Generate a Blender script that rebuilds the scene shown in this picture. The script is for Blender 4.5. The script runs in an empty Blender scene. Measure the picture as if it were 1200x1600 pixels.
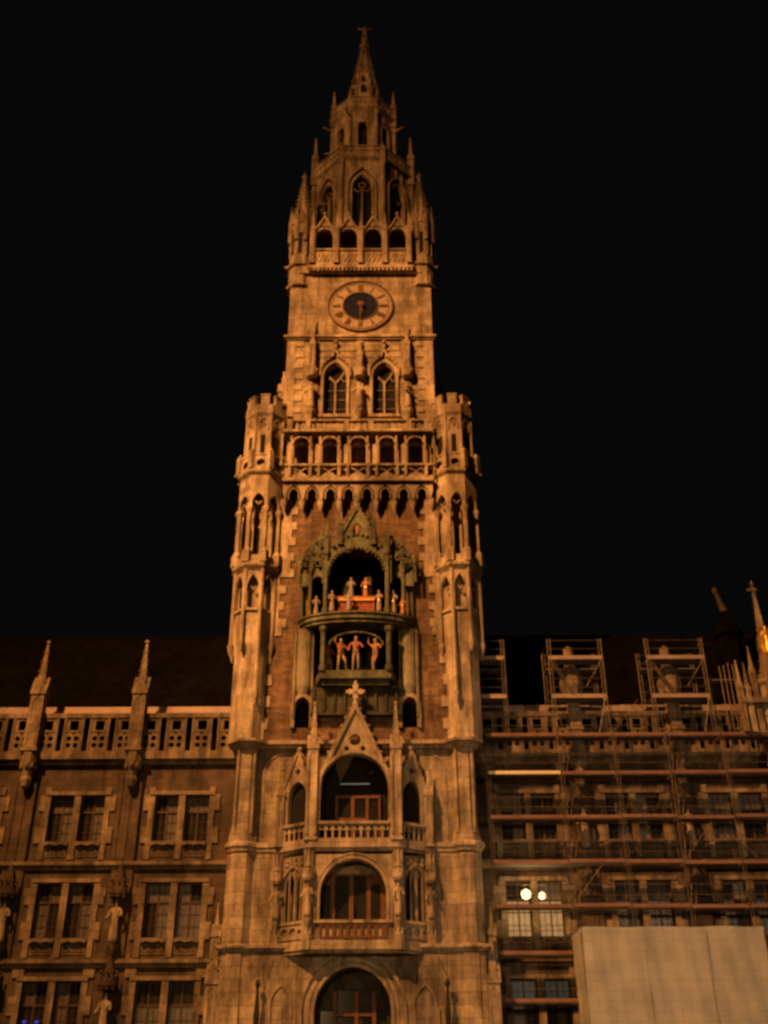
import bpy, bmesh, math, random
from mathutils import Vector, Matrix
from mathutils.geometry import tessellate_polygon
random.seed(7)
R = math.radians
sc = bpy.context.scene
COL = sc.collection

# ------------------------------------------------------------------ camera
cd = bpy.data.cameras.new('camera')
cam = bpy.data.objects.new('camera', cd); COL.objects.link(cam)
cd.sensor_fit = 'VERTICAL'; cd.sensor_height = 32.0; cd.lens = 33.0
cd.clip_end = 2000; cd.clip_start = 0.1
cam.matrix_world = Matrix.Translation((0, 0, 1.6)) @ Matrix.Rotation(R(90 + 30.5), 4, 'X') @ Matrix.Rotation(-0.0045, 4, 'Z')
sc.camera = cam
cd.dof.use_dof = True; cd.dof.focus_distance = 8.5; cd.dof.aperture_fstop = 1.35   # the handheld night shot is soft all over

# ------------------------------------------------------------------ night sky
w = bpy.data.worlds.new('World'); sc.world = w; w.use_nodes = True
bg = w.node_tree.nodes['Background']
bg.inputs[0].default_value = (1.0, 0.88, 0.88, 1); bg.inputs[1].default_value = 0.0026

# ------------------------------------------------------------------ the square's floodlights and lamps
def spot(name, loc, target, energy, color, size, blend, radius):
    l = bpy.data.lights.new(name, 'SPOT'); l.energy = energy; l.color = color
    l.spot_size = R(size); l.spot_blend = blend; l.shadow_soft_size = radius
    o = bpy.data.objects.new(name, l); COL.objects.link(o); o.location = loc
    o.rotation_euler = (Vector(target) - Vector(loc)).to_track_quat('-Z', 'Y').to_euler()
    return o
KEYC = (1.0, 0.405, 0.105); FILC = (1.0, 0.56, 0.22)
spot('floodlight', (-40, 0, 82), (-1.5, 56, 27), 620000, KEYC, 47, 1.0, 0.5)
spot('floodlight', (-42, 6, 60), (-7.5, 54, 29), 90000, (1.0, .47, .15), 18, 1.0, 0.5)  # unseen narrow spot added to brighten the left corner turret
spot('floodlight', (-30, 2, 84), (-1.5, 57, 68), 80000, KEYC, 46, 1.0, 0.5)
spot('square_light', (-10, 6, 12), (-1, 55, 9), 15000, FILC, 56, 1.0, 1.0)
spot('square_light', (26, 8, 14), (14, 55, 12), 17000, (1.0, 0.64, 0.36), 52, 1.0, 1.0)
sc.view_settings.view_transform = 'Standard'; sc.view_settings.look = 'None'
sc.view_settings.exposure = 0.0; sc.view_settings.gamma = 1.0

# ------------------------------------------------------------------ materials
def nodes(name):
    m = bpy.data.materials.new(name); m.use_nodes = True
    nt = m.node_tree; return m, nt, nt.nodes['Principled BSDF']
def wallcoord(nt):
    """world position folded so that x+y runs along any wall and z stays up"""
    g = nt.nodes.new('ShaderNodeNewGeometry'); s = nt.nodes.new('ShaderNodeSeparateXYZ')
    a = nt.nodes.new('ShaderNodeMath'); a.operation = 'ADD'; c = nt.nodes.new('ShaderNodeCombineXYZ')
    nt.links.new(g.outputs['Position'], s.inputs[0])
    nt.links.new(s.outputs[0], a.inputs[0]); nt.links.new(s.outputs[1], a.inputs[1])
    nt.links.new(a.outputs[0], c.inputs[0]); nt.links.new(s.outputs[2], c.inputs[1])
    return g.outputs['Position'], c.outputs[0]
def mix(nt, a, b, f, mode='MIX'):
    n = nt.nodes.new('ShaderNodeMix'); n.data_type = 'RGBA'; n.blend_type = mode
    for k, v in ((0, f), (6, a), (7, b)):
        if hasattr(v, 'links'): nt.links.new(v, n.inputs[k])
        else: n.inputs[k].default_value = v
    return n.outputs[2]
def noise(nt, vec, scale, detail=5, rough=.6):
    n = nt.nodes.new('ShaderNodeTexNoise'); n.inputs['Scale'].default_value = scale
    n.inputs['Detail'].default_value = detail; n.inputs['Roughness'].default_value = rough
    nt.links.new(vec, n.inputs['Vector']); return n.outputs['Fac']
def ramp(nt, f, stops):
    n = nt.nodes.new('ShaderNodeValToRGB'); nt.links.new(f, n.inputs[0])
    e = n.color_ramp.elements
    while len(e) < len(stops): e.new(.5)
    for i, (p, c) in enumerate(stops): e[i].position = p; e[i].color = c if len(c) == 4 else (*c, 1)
    return n.outputs[0]
def bump(nt, b, h, strength, dist=.03):
    n = nt.nodes.new('ShaderNodeBump'); n.inputs['Strength'].default_value = strength; n.inputs['Distance'].default_value = dist
    nt.links.new(h, n.inputs['Height']); nt.links.new(n.outputs[0], b.inputs['Normal'])
def soot(nt, pos, c, dark=.4, lo=.40, hi=.60):
    mp = nt.nodes.new('ShaderNodeVectorMath'); mp.operation = 'MULTIPLY'; mp.inputs[1].default_value = (1.5, 1.5, .33)
    nt.links.new(pos, mp.inputs[0])
    a = ramp(nt, noise(nt, mp.outputs[0], 1.0, 7, .68), [(lo, (dark, dark * .93, dark * .86)), (hi, (1, 1, 1))])
    c = mix(nt, c, a, 1.0, 'MULTIPLY')
    a = ramp(nt, noise(nt, pos, .31, 4, .6), [(.35, (dark + .22,) * 3), (.6, (1.05,) * 3)])
    return mix(nt, c, a, 1.0, 'MULTIPLY')
def masonry(name, c1, c2, cm, bw, bh, mortar, stain=.5, bstr=.5, fine=6):
    m, nt, b = nodes(name); pos, wc = wallcoord(nt)
    br = nt.nodes.new('ShaderNodeTexBrick'); nt.links.new(wc, br.inputs['Vector'])
    br.inputs['Color1'].default_value = (*c1, 1); br.inputs['Color2'].default_value = (*c2, 1); br.inputs['Mortar'].default_value = (*cm, 1)
    br.inputs['Scale'].default_value = 1; br.inputs['Mortar Size'].default_value = mortar
    br.inputs['Brick Width'].default_value = bw; br.inputs['Row Height'].default_value = bh; br.inputs['Mortar Smooth'].default_value = .3
    n1 = noise(nt, pos, .55, 6, .65); n2 = noise(nt, pos, fine, 5, .7)
    s1 = ramp(nt, n1, [(.32, (1 - stain,) * 3), (.62, (1.05,) * 3)])
    s2 = ramp(nt, n2, [(.3, (.72, .70, .68)), (.7, (1.12, 1.1, 1.08))])
    c = mix(nt, br.outputs['Color'], s1, 1.0, 'MULTIPLY'); c = mix(nt, c, s2, .8, 'MULTIPLY')
    c = soot(nt, pos, c)
    nt.links.new(c, b.inputs['Base Color']); b.inputs['Roughness'].default_value = .9
    ad = nt.nodes.new('ShaderNodeMath'); ad.operation = 'SUBTRACT'
    nt.links.new(n2, ad.inputs[0]); nt.links.new(br.outputs['Fac'], ad.inputs[1])
    bump(nt, b, ad.outputs[0], bstr, .05)
    return m
def mottled(name, ca, cb, scale=3, rough=.8, metal=0, bstr=.3, spec=.3):
    m, nt, b = nodes(name); pos, wc = wallcoord(nt)
    n1 = noise(nt, pos, scale, 6, .65)
    c = ramp(nt, n1, [(.3, ca), (.68, cb)])
    if 'stone' in name or 'copper' in name: c = soot(nt, pos, c, .38)
    nt.links.new(c, b.inputs['Base Color'])
    b.inputs['Roughness'].default_value = rough; b.inputs['Metallic'].default_value = metal
    b.inputs['Specular IOR Level'].default_value = spec
    if bstr: bump(nt, b, noise(nt, pos, scale * 4, 4), bstr, .03)
    return m
def glow(name, c, s):
    m, nt, b = nodes(name); b.inputs['Base Color'].default_value = (.03, .025, .02, 1)
    pos, wc = wallcoord(nt); n1 = noise(nt, pos, 4, 3)
    cc = ramp(nt, n1, [(.3, tuple(.6 * x for x in c)), (.7, c)])
    nt.links.new(cc, b.inputs['Emission Color']); b.inputs['Emission Strength'].default_value = s
    return m
M = {}
M['ashlar'] = masonry('limestone_ashlar', (.62, .50, .35), (.42, .33, .23), (.26, .20, .13), 1.25, .56, .014, .4, .5, 4)
M['stone'] = mottled('carved_limestone', (.34, .265, .185), (.60, .48, .34), 2.2, .9, 0, .5)
M['pale'] = masonry('dressed_limestone', (.66, .53, .38), (.52, .41, .29), (.38, .30, .21), .8, .42, .008, .25, .4, 7)
M['wstone'] = mottled('sooty_carved_limestone', (.16, .12, .08), (.33, .25, .165), 1.6, .9, 0, .5)  # wing carving painted darker for the weaker light there
M['wpale'] = masonry('grimy_dressed_limestone', (.42, .32, .21), (.27, .205, .135), (.2, .15, .1), .8, .42, .01, .4, .4, 5)  # wing dressed stone, dimmer light put into its colour
M['brick'] = masonry('brown_brick', (.36, .22, .125), (.20, .115, .062), (.19, .13, .08), .55, .13, .008, .5, .6, 3)
M['dstone'] = masonry('sooty_stone', (.155, .105, .068), (.105, .07, .045), (.075, .055, .04), .7, .35, .01, .4, .5, 5)  # darker base tone than the trim stone
M['copper'] = mottled('green_copper', (.07, .08, .05), (.22, .22, .13), 3.5, .6, .25, .6)
M['dcopper'] = mottled('blackened_copper', (.03, .028, .018), (.085, .075, .045), 3, .7, .1, .5)
M['pstone'] = mottled('weathered_rib_stone', (.20, .18, .12), (.36, .31, .21), 2.2, .9, 0, .4)
M['dark'] = mottled('dark_interior', (.006, .005, .004), (.014, .011, .009), 2, .95, 0, 0)  # near-black stands in for the shade of deep interiors
M['roof'] = masonry('dark_roof_tiles', (.0065, .005, .0045), (.004, .0035, .003), (.003, .0025, .002), .3, .22, .02, .4, .5, 2)
M['gutter'] = mottled('zinc_gutter', (.28, .20, .17), (.42, .31, .26), 1.5, .6, .2, .2)
M['roof'].node_tree.nodes['Principled BSDF'].inputs['Specular IOR Level'].default_value = .05
M['dwood'] = mottled('dark_window_wood', (.05, .028, .015), (.10, .055, .028), 3, .6, 0, .1)
M['glass'] = mottled('window_glass', (.010, .011, .012), (.030, .027, .024), 1.2, .12, 0, 0, .6)
M['curtain'] = mottled('curtained_glass', (.06, .05, .04), (.13, .11, .09), 2.5, .35, 0, 0, .5)
M['wood'] = mottled('brown_wood', (.09, .036, .014), (.17, .068, .024), 3, .6, 0, .2)
M['iron'] = mottled('dark_iron', (.012, .011, .01), (.03, .026, .022), 5, .6, .3, .2)
M['gold'] = mottled('gilding', (.55, .32, .06), (.90, .58, .13), 5, .38, .6, .2)
M['dullgold'] = mottled('tarnished_gilding', (.10, .05, .015), (.18, .09, .025), 5, .5, .4, .2)
M['blue'] = mottled('clock_blue', (.010, .012, .026), (.022, .025, .05), 4, .9, 0, .1, .02)
M['dial'] = mottled('clock_dial', (.27, .20, .13), (.40, .31, .205), 3, .8, 0, .1)
M['dialdark'] = mottled('clock_dark_paint', (.07, .035, .018), (.12, .06, .03), 5, .7, 0, .1)
M['steel'] = mottled('scaffold_steel', (.07, .058, .045), (.18, .14, .10), 2, .5, .5, .1)
M['toe'] = mottled('toe_board', (.13, .07, .055), (.24, .13, .10), 1.2, .7, 0, .1)
M['newtoe'] = mottled('bright_toe_board', (.75, .6, .42), (.9, .75, .55), 1.2, .45, .2, .1)  # paler colour for one board of the first bay
M['deck'] = mottled('scaffold_planks', (.10, .095, .10), (.17, .155, .15), 2, .8, 0, .2)
M['red'] = mottled('red_cloth', (.22, .055, .03), (.45, .15, .08), 6, .7, 0, .2)
M['cred'] = mottled('painted_red', (.24, .07, .04), (.46, .18, .09), 8, .6, 0, .2)
M['cyel'] = mottled('painted_ochre', (.25, .16, .04), (.45, .30, .09), 8, .6, 0, .2)
M['cblu'] = mottled('painted_blue_grey', (.14, .13, .18), (.30, .27, .32), 8, .6, 0, .2)
M['cwht'] = mottled('painted_cream', (.18, .15, .12), (.34, .28, .23), 8, .6, 0, .2)
M['skin'] = mottled('painted_skin', (.24, .15, .10), (.36, .24, .16), 8, .6, 0, .1)
M['lit'] = glow('lit_window', (1.0, .52, .18), .45)
M['litdim'] = glow('dim_lit_window', (.62, .66, .50), .045)
M['lamp'] = glow('lamp_light', (1.0, .60, .24), 5)
M['tube'] = glow('tube_light', (.8, .85, .72), .16)
M['bluelight'] = glow('blue_light', (.05, .10, 1.0), .35)  # glow painted for reflections in a window
M['paving'] = masonry('paving', (.20, .18, .16), (.14, .13, .12), (.08, .07, .06), .6, .4, .01, .3, .3, 4)
# tarpaulin: woven sheet with a faint grid of seams
m, nt, b = nodes('tarpaulin'); pos, wc = wallcoord(nt)
br = nt.nodes.new('ShaderNodeTexBrick'); nt.links.new(wc, br.inputs['Vector']); br.offset = 0
br.inputs['Color1'].default_value = (.38, .375, .355, 1); br.inputs['Color2'].default_value = (.365, .36, .34, 1); br.inputs['Mortar'].default_value = (.29, .285, .27, 1)
br.inputs['Scale'].default_value = 1; br.inputs['Mortar Size'].default_value = .02; br.inputs['Brick Width'].default_value = .42; br.inputs['Row Height'].default_value = .42
c = mix(nt, br.outputs['Color'], ramp(nt, noise(nt, pos, .8), [(.3, (.75,) * 3), (.7, (1.08,) * 3)]), 1.0, 'MULTIPLY')
nt.links.new(c, b.inputs['Base Color']); b.inputs['Roughness'].default_value = .75; M['tarp'] = m; br.inputs['Mortar Size'].default_value = .012

# ------------------------------------------------------------------ mesh helpers
class Frame:
    """a wall's own axes: u along it, w out of it, z up"""
    def __init__(s, x, y, a=0.0):
        s.o = Vector((x, y, 0)); s.U = Vector((math.cos(a), math.sin(a), 0)); s.N = Vector((math.sin(a), -math.cos(a), 0)); s.a = a
    def p(s, u, w, z): return s.o + s.U * u + s.N * w + Vector((0, 0, z))
ORG = {}
class MB:
    def __init__(s): s.v = []; s.f = []; s.m = []
    def quad8(s, P, mi=0):
        b = len(s.v); s.v += P
        for f in ((0, 1, 2, 3), (7, 6, 5, 4), (0, 4, 5, 1), (1, 5, 6, 2), (2, 6, 7, 3), (3, 7, 4, 0)):
            s.f.append(tuple(b + i for i in f)); s.m.append(mi)
    def box(s, x0, x1, y0, y1, z0, z1, mi=0):
        s.quad8([Vector(q) for q in ((x0, y0, z0), (x0, y1, z0), (x1, y1, z0), (x1, y0, z0), (x0, y0, z1), (x0, y1, z1), (x1, y1, z1), (x1, y0, z1))], mi)
    def ob(s, F, u0, u1, z0, z1, w0, w1, mi=0):
        s.quad8([F.p(*q) for q in ((u0, w0, z0), (u0, w1, z0), (u1, w1, z0), (u1, w0, z0), (u0, w0, z1), (u0, w1, z1), (u1, w1, z1), (u1, w0, z1))], mi)
    def plate(s, F, outer, holes, w0, w1, mi=0):
        loops = [outer] + list(holes)
        flat = [q for l in loops for q in l]
        tris = tessellate_polygon([[Vector((a, z, 0)) for a, z in l] for l in loops])
        b = len(s.v); n = len(flat)
        s.v += [F.p(a, w1, z) for a, z in flat] + [F.p(a, w0, z) for a, z in flat]
        for t in tris:
            s.f.append(tuple(b + i for i in t)); s.m.append(mi)
            s.f.append(tuple(b + n + i for i in reversed(t))); s.m.append(mi)
        k = 0
        for l in loops:
            for i in range(len(l)):
                j = (i + 1) % len(l)
                s.f.append((b + k + i, b + k + j, b + n + k + j, b + n + k + i)); s.m.append(mi)
            k += len(l)
    def band(s, F, pts, wd, w0, w1, closed=False, mi=0):
        """a moulding of width wd following a polyline drawn on the wall"""
        n = len(pts); P = [Vector((a, z)) for a, z in pts]; L = []; Q = []
        for i in range(n):
            a = P[i - 1] if (i or closed) else P[i]; c = P[(i + 1) % n] if (i < n - 1 or closed) else P[i]
            d1 = (P[i] - a); d2 = (c - P[i])
            if d1.length < 1e-9: d1 = d2
            if d2.length < 1e-9: d2 = d1
            d1 = d1.normalized(); d2 = d2.normalized(); t = d1 + d2
            t = t.normalized() if t.length > 1e-6 else d1
            nn = Vector((-t.y, t.x)); k = 1 / max(.45, abs(nn.dot(Vector((-d1.y, d1.x)))))
            L.append(P[i] + nn * wd / 2 * k); Q.append(P[i] - nn * wd / 2 * k)
        b = len(s.v)
        for i in range(n):
            s.v += [F.p(L[i].x, w0, L[i].y), F.p(L[i].x, w1, L[i].y), F.p(Q[i].x, w1, Q[i].y), F.p(Q[i].x, w0, Q[i].y)]
        for i in range(n if closed else n - 1):
            j = (i + 1) % n
            for k in range(4):
                l = (k + 1) % 4
                s.f.append((b + 4 * i + k, b + 4 * j + k, b + 4 * j + l, b + 4 * i + l)); s.m.append(mi)
        if not closed:
            s.f.append((b, b + 1, b + 2, b + 3)); s.m.append(mi)
            e = b + 4 * (n - 1); s.f.append((e + 3, e + 2, e + 1, e)); s.m.append(mi)
    def lathe(s, cx, cy, prof, n=8, rot=None, mi=0, sx=1, sy=1):
        """prof: (apothem, z) rings; rot puts a flat side to the front"""
        k = 1 / math.cos(math.pi / n) if n <= 8 else 1
        rot = math.pi / n if rot is None else rot
        b = len(s.v)
        for r, z in prof:
            for i in range(n):
                a = rot + 2 * math.pi * i / n - math.pi / 2
                s.v.append(Vector((cx + r * k * math.cos(a) * sx, cy + r * k * math.sin(a) * sy, z)))
        for j in range(len(prof) - 1):
            for i in range(n):
                q = (i + 1) % n
                s.f.append((b + j * n + i, b + j * n + q, b + (j + 1) * n + q, b + (j + 1) * n + i)); s.m.append(mi)
        s.f.append(tuple(b + i for i in reversed(range(n)))); s.m.append(mi)
        e = b + (len(prof) - 1) * n; s.f.append(tuple(e + i for i in range(n))); s.m.append(mi)
    def tube(s, p, q, r, n=6, mi=0, r2=None):
        p = Vector(p); q = Vector(q); d = (q - p).normalized(); r2 = r if r2 is None else r2
        a = d.cross(Vector((0, 0, 1)) if abs(d.z) < .9 else Vector((1, 0, 0))).normalized(); c = d.cross(a)
        b = len(s.v)
        for o, rr in ((p, r), (q, r2)):
            for i in range(n):
                t = 2 * math.pi * i / n; s.v.append(o + (a * math.cos(t) + c * math.sin(t)) * rr)
        for i in range(n):
            j = (i + 1) % n; s.f.append((b + i, b + j, b + n + j, b + n + i)); s.m.append(mi)
        s.f.append(tuple(b + i for i in reversed(range(n)))); s.f.append(tuple(b + n + i for i in range(n))); s.m += [mi, mi]
    def blob(s, c, rx, ry=None, rz=None, mi=0):
        ry = ry or rx; rz = rz or rx
        prof = [(.02, -1), (.72, -.68), (1, 0), (.72, .68), (.02, 1)]
        b = len(s.v); n = 6; ph = random.random()
        for r, z in prof:
            for i in range(n):
                t = 2 * math.pi * i / n + ph; s.v.append(Vector((c[0] + rx * r * math.cos(t), c[1] + ry * r * math.sin(t), c[2] + rz * z)))
        for j in range(4):
            for i in range(n):
                q = (i + 1) % n; s.f.append((b + j * n + i, b + j * n + q, b + (j + 1) * n + q, b + (j + 1) * n + i)); s.m.append(mi)
    def pinnacle(s, x, y, z0, z1, hw, zs, rot=0, crockets=True, mi=0):
        """square shaft z0..zs with gablets, then a crocketed spire to z1"""
        F0 = Frame(x, y, rot); H = z1 - zs
        s.ob(F0, -hw, hw, z0, zs, -hw, hw, mi)
        s.ob(F0, -hw * 1.25, hw * 1.25, z0, z0 + hw * .5, -hw * 1.25, hw * 1.25, mi)
        s.ob(F0, -hw * 1.2, hw * 1.2, zs - hw * .5, zs, -hw * 1.2, hw * 1.2, mi)
        for k in range(4):
            F = Frame(x, y, rot + k * math.pi / 2)
            s.plate(F, [(-hw * 1.15, zs), (hw * 1.15, zs), (0, zs + hw * 2.6)], [], hw * .7, hw * 1.2, mi)
            if zs - z0 > hw * 5:
                s.band(F, arch(-hw * .6, hw * .6, z0 + hw, zs - hw * 1.8, zs - hw * .9, 4), hw * .22, hw, hw + .04, mi=mi)
        s.lathe(x, y, [(hw * .85, zs), (hw * .8, zs + .02), (hw * .14, z1 - H * .08), (hw * .32, z1 - H * .06), (hw * .12, z1 - H * .03), (.02, z1)], 4, rot + math.pi / 4, mi)
        s.blob((x, y, z1 - H * .05), hw * .42, None, hw * .3, mi)
        if crockets:
            n = max(3, int(H / (hw * 1.5)))
            for i in range(1, n):
                t = i / n; rr = hw * .85 * (1 - t) * 1.25 + hw * .16
                for k in range(4):
                    a = rot + math.pi / 4 + k * math.pi / 2
                    s.blob((x + rr * math.cos(a), y + rr * math.sin(a), zs + H * t * .94), hw * .2, None, hw * .17, mi)
    def build(s, name, mats, parent=None, smooth=False):
        me = bpy.data.meshes.new(name)
        o = bpy.data.objects.new(name, me); COL.objects.link(o)
        org = ORG.get(parent.name, Vector((0, 0, 0))) if parent else Vector((0, 0, 0))
        me.from_pydata([tuple(v - org) for v in s.v], [], s.f)
        if not isinstance(mats, (list, tuple)): mats = [mats]
        for m in mats: me.materials.append(M[m])
        me.polygons.foreach_set('material_index', s.m)
        if smooth: me.polygons.foreach_set('use_smooth', [True] * len(s.f))
        me.update()
        o.parent = parent
        ORG[o.name] = org
        return o
def arch(u0, u1, z0, zs, za, n=7):
    h = (u1 - u0) / 2; c = (u0 + u1) / 2; r = za - zs; pts = [(u0, z0)]
    L = []
    if r >= h:
        Rr = (h * h + r * r) / (2 * h); t1 = math.atan2(r, Rr - h)
        L = [(-h + Rr - Rr * math.cos(t1 * i / n), Rr * math.sin(t1 * i / n)) for i in range(n + 1)]
    else:
        L = [(-h * math.cos(math.pi / 2 * i / n), r * math.sin(math.pi / 2 * i / n)) for i in range(n + 1)]
    pts += [(c + a, zs + b) for a, b in L] + [(c - a, zs + b) for a, b in reversed(L[:-1])]
    pts.append((u1, z0)); return pts
def circ(u, z, r, n=12): return [(u + r * math.cos(2 * math.pi * i / n), z + r * math.sin(2 * math.pi * i / n)) for i in range(n)]
def rect(u0, u1, z0, z1): return [(u0, z0), (u1, z0), (u1, z1), (u0, z1)]
def thing(name, label, cat, loc=(0, 0, 0), group=None):
    o = bpy.data.objects.new(name, None); COL.objects.link(o); o.location = loc; o.empty_display_size = .3
    ORG[o.name] = Vector(loc); tag(o, label, cat, group); return o
def tag(o, label, cat, group=None):
    o['label'] = label; o['category'] = cat
    if group: o['group'] = group
def copy_tree(o, parent=None):
    c = o.copy(); COL.objects.link(c); c.parent = parent
    for ch in list(o.children): copy_tree(ch, c)
    return c

# ------------------------------------------------------------------ ground
g = MB(); g.box(-900, 900, -900, 900, -.3, 0); go = g.build('ground', 'paving'); go['kind'] = 'structure'

# =================================================================== THE CLOCK TOWER
C = -1.55
FT = Frame(C, 54.0)
T = thing('clock_tower', 'tall neo-gothic clock tower of floodlit limestone and brown brick with an openwork spire', 'tower', (C, 60, 0))
def part(mb, name, mat, parent=None, smooth=False): return mb.build(name, mat, parent or T, smooth)

# ---- lowest stage with the portal
b = MB()
b.plate(Frame(C, 53.55), rect(-6.25, 6.25, 0, 9.05), [arch(-1.78, 1.78, .4, 6.5, 8.35, 9)], -1.2, 0)
b.box(C - 6.25, C + 6.25, 54.80, 66.4, 0, 9.05)
base = part(b, 'base_wall', 'ashlar')
b = MB(); F = Frame(C, 53.55)
for k, (h, ww, d) in enumerate(((1.86, .16, .10), (2.08, .14, .06), (2.42, .16, .12))):
    b.band(F, arch(-h, h, .4, 6.5, 8.35 + (h - 1.78) * 1.1, 9), ww, -.01, d)
part(b, 'portal_arch', 'stone')
b = MB(); F = Frame(C, 54.70)
b.plate(F, arch(-1.9, 1.9, .4, 6.5, 8.5, 9), [rect(-1.55, -.95, .6, 6.6), rect(-.78, .30, .6, 7.5), rect(.42, .9, .6, 7.5), rect(1.05, 1.6, .6, 6.6)], 0, .12, 0)
for u in (-.86, .16, .98): b.ob(F, u - .1, u + .1, .5, 7.4, .12, .22, 1)
b.ob(F, -.86, .98, 6.35, 6.47, .121, .2, 1)
dr = part(b, 'portal_door', ['dcopper', 'wood'])
b = MB(); b.ob(Frame(C, 54.76), -1.8, 1.8, .5, 8.2, 0, .03); part(b, 'pane', 'glass', dr)
b = MB()
for s in (-1, 1):
    F = Frame(C, 53.55)
    b.band(F, arch(s * 3.35 - .5, s * 3.35 + .5, 3, 6.7, 7.6, 6), .09, -.01, .07)
    b.ob(F, s * 3.9 - .12, s * 3.9 + .12, 0, 6.6, 0.002, .1)
part(b, 'blind_arch', 'stone')

# ---- second and third stage walls, octagonal corner piers
b = MB(); b.box(C - 6.15, C + 6.15, 53.9, 66.4, 9.35, 13.75); part(b, 'lower_wall', 'ashlar')
b = MB(); b.box(C - 6.1, C + 6.1, 54.2, 66.4, 14.15, 19.05); part(b, 'middle_wall', 'ashlar')
for s in (-1, 1):
    b = MB(); cx = C + s * 5.62
    b.lathe(cx, 54.25, [(.78, 0), (.78, 9.02)])
    b.lathe(cx, 54.25, [(.70, 9.4), (.70, 13.6)])
    b.lathe(cx, 54.25, [(.78, 13.93), (.72, 14.3), (.60, 14.9), (.56, 15.1), (.56, 19.0)])
    part(b, 'corner_pier', 'ashlar')
    b = MB()
    for du in (-.42, .42): b.tube((cx + du, 53.72, 14.6), (cx + du, 53.72, 18.9), .07)
    F = Frame(C, 54.2)
    b.band(F, arch(s * 3.6 - 1.1, s * 3.6 + 1.1, 14.5, 17.9, 18.8, 7), .07, 0, .05)
    part(b, 'colonnette', 'stone')
def course(z0, z1, d, yf, hw, pr, pc, name='string_course', mat='pale', gap=None):
    """a moulded ledge round the front and sides and round the corner piers"""
    b = MB(); zm = z0 + (z1 - z0) * .45
    b.box(C - hw - d, C + hw + d, yf - d, 66.4, zm, z1 - .02)
    b.box(C - hw - d * .5, C + hw + d * .5, yf - d * .5, 66.4, z0, zm)
    for s in (-1, 1):
        b.lathe(C + s * pc[0], pc[1], [(pr + .02, z0 - .02), (pr + d * .6, zm - .03), (pr + d, zm + .02), (pr + d, z1 - .05), (pr + .03, z1 + .04)])
    return part(b, name, mat)
course(9.05, 9.35, .22, 53.55, 6.25, .76, (5.62, 54.25))
course(13.72, 14.15, .16, 53.9, 6.12, .72, (5.62, 54.25))
course(19.02, 19.42, .48, 54.2, 6.1, .60, (5.62, 54.25))

for s in (-1, 1):
    b = MB(); b.pinnacle(C + s * 6.55, 57.6, 19.5, 25.6, .28, 23.4); b.lathe(C + s * 6.5, 57.6, [(.1, 18.0), (.4, 19.5)], 6); part(b, 'side_pinnacle', 'stone')
# ---- brick storey with the carillon recess
b = MB()
GH = [(-2.75, 22.9), (2.75, 22.9), (2.75, 29.2), (1.75, 29.4), (1.75, 30.7), (-1.75, 30.7), (-1.75, 29.4), (-2.75, 29.2)]
niches = [arch(s * 2.87 - .42, s * 2.87 + .42, 20.15, 21.3, 21.8, 6) for s in (-1, 1)]
b.plate(FT, rect(-6.1, 6.1, 19.43, 35.4), [GH] + niches, -.8, 0)
part(b, 'brick_wall', 'brick')
b = MB(); b.box(C - 6.1, C + 6.1, 57.5, 66.4, 19.43, 35.4); b.box(C - 6.1, C - 6.0, 54.8, 57.5, 19.43, 35.4); b.box(C + 6.0, C + 6.1, 54.8, 57.5, 19.43, 35.4)
part(b, 'rear_wall', 'brick')
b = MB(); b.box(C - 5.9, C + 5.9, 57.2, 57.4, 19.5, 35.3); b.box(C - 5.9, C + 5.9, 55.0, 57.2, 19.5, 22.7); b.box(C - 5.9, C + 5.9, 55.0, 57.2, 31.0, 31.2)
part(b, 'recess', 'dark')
for s in (-1, 1):
    b = MB(); z = 19.44; k = 0
    while z < 33.9:
        h = .52 if z > 24 else .62
        edge = 3.95 if z > 29 else (4.35 if z > 25 else 4.95)
        e = edge - (.32 if k % 2 else 0) + random.uniform(-.1, .1)
        if 24.8 < z < 25.8: e -= .1
        u0, u1 = sorted((s * e, s * 6.05)); b.ob(FT, u0, u1, z, z + h - .01, 0.003, .06 + random.uniform(0, .02)); z += h; k += 1
    part(b, 'quoins', 'pale')
b = MB()
for s in (-1, 1):
    b.band(FT, arch(s * 2.87 - .5, s * 2.87 + .5, 20.1, 21.3, 21.92, 6), .2, 0, .22)
part(b, 'niche_surround', 'pale')

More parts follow.
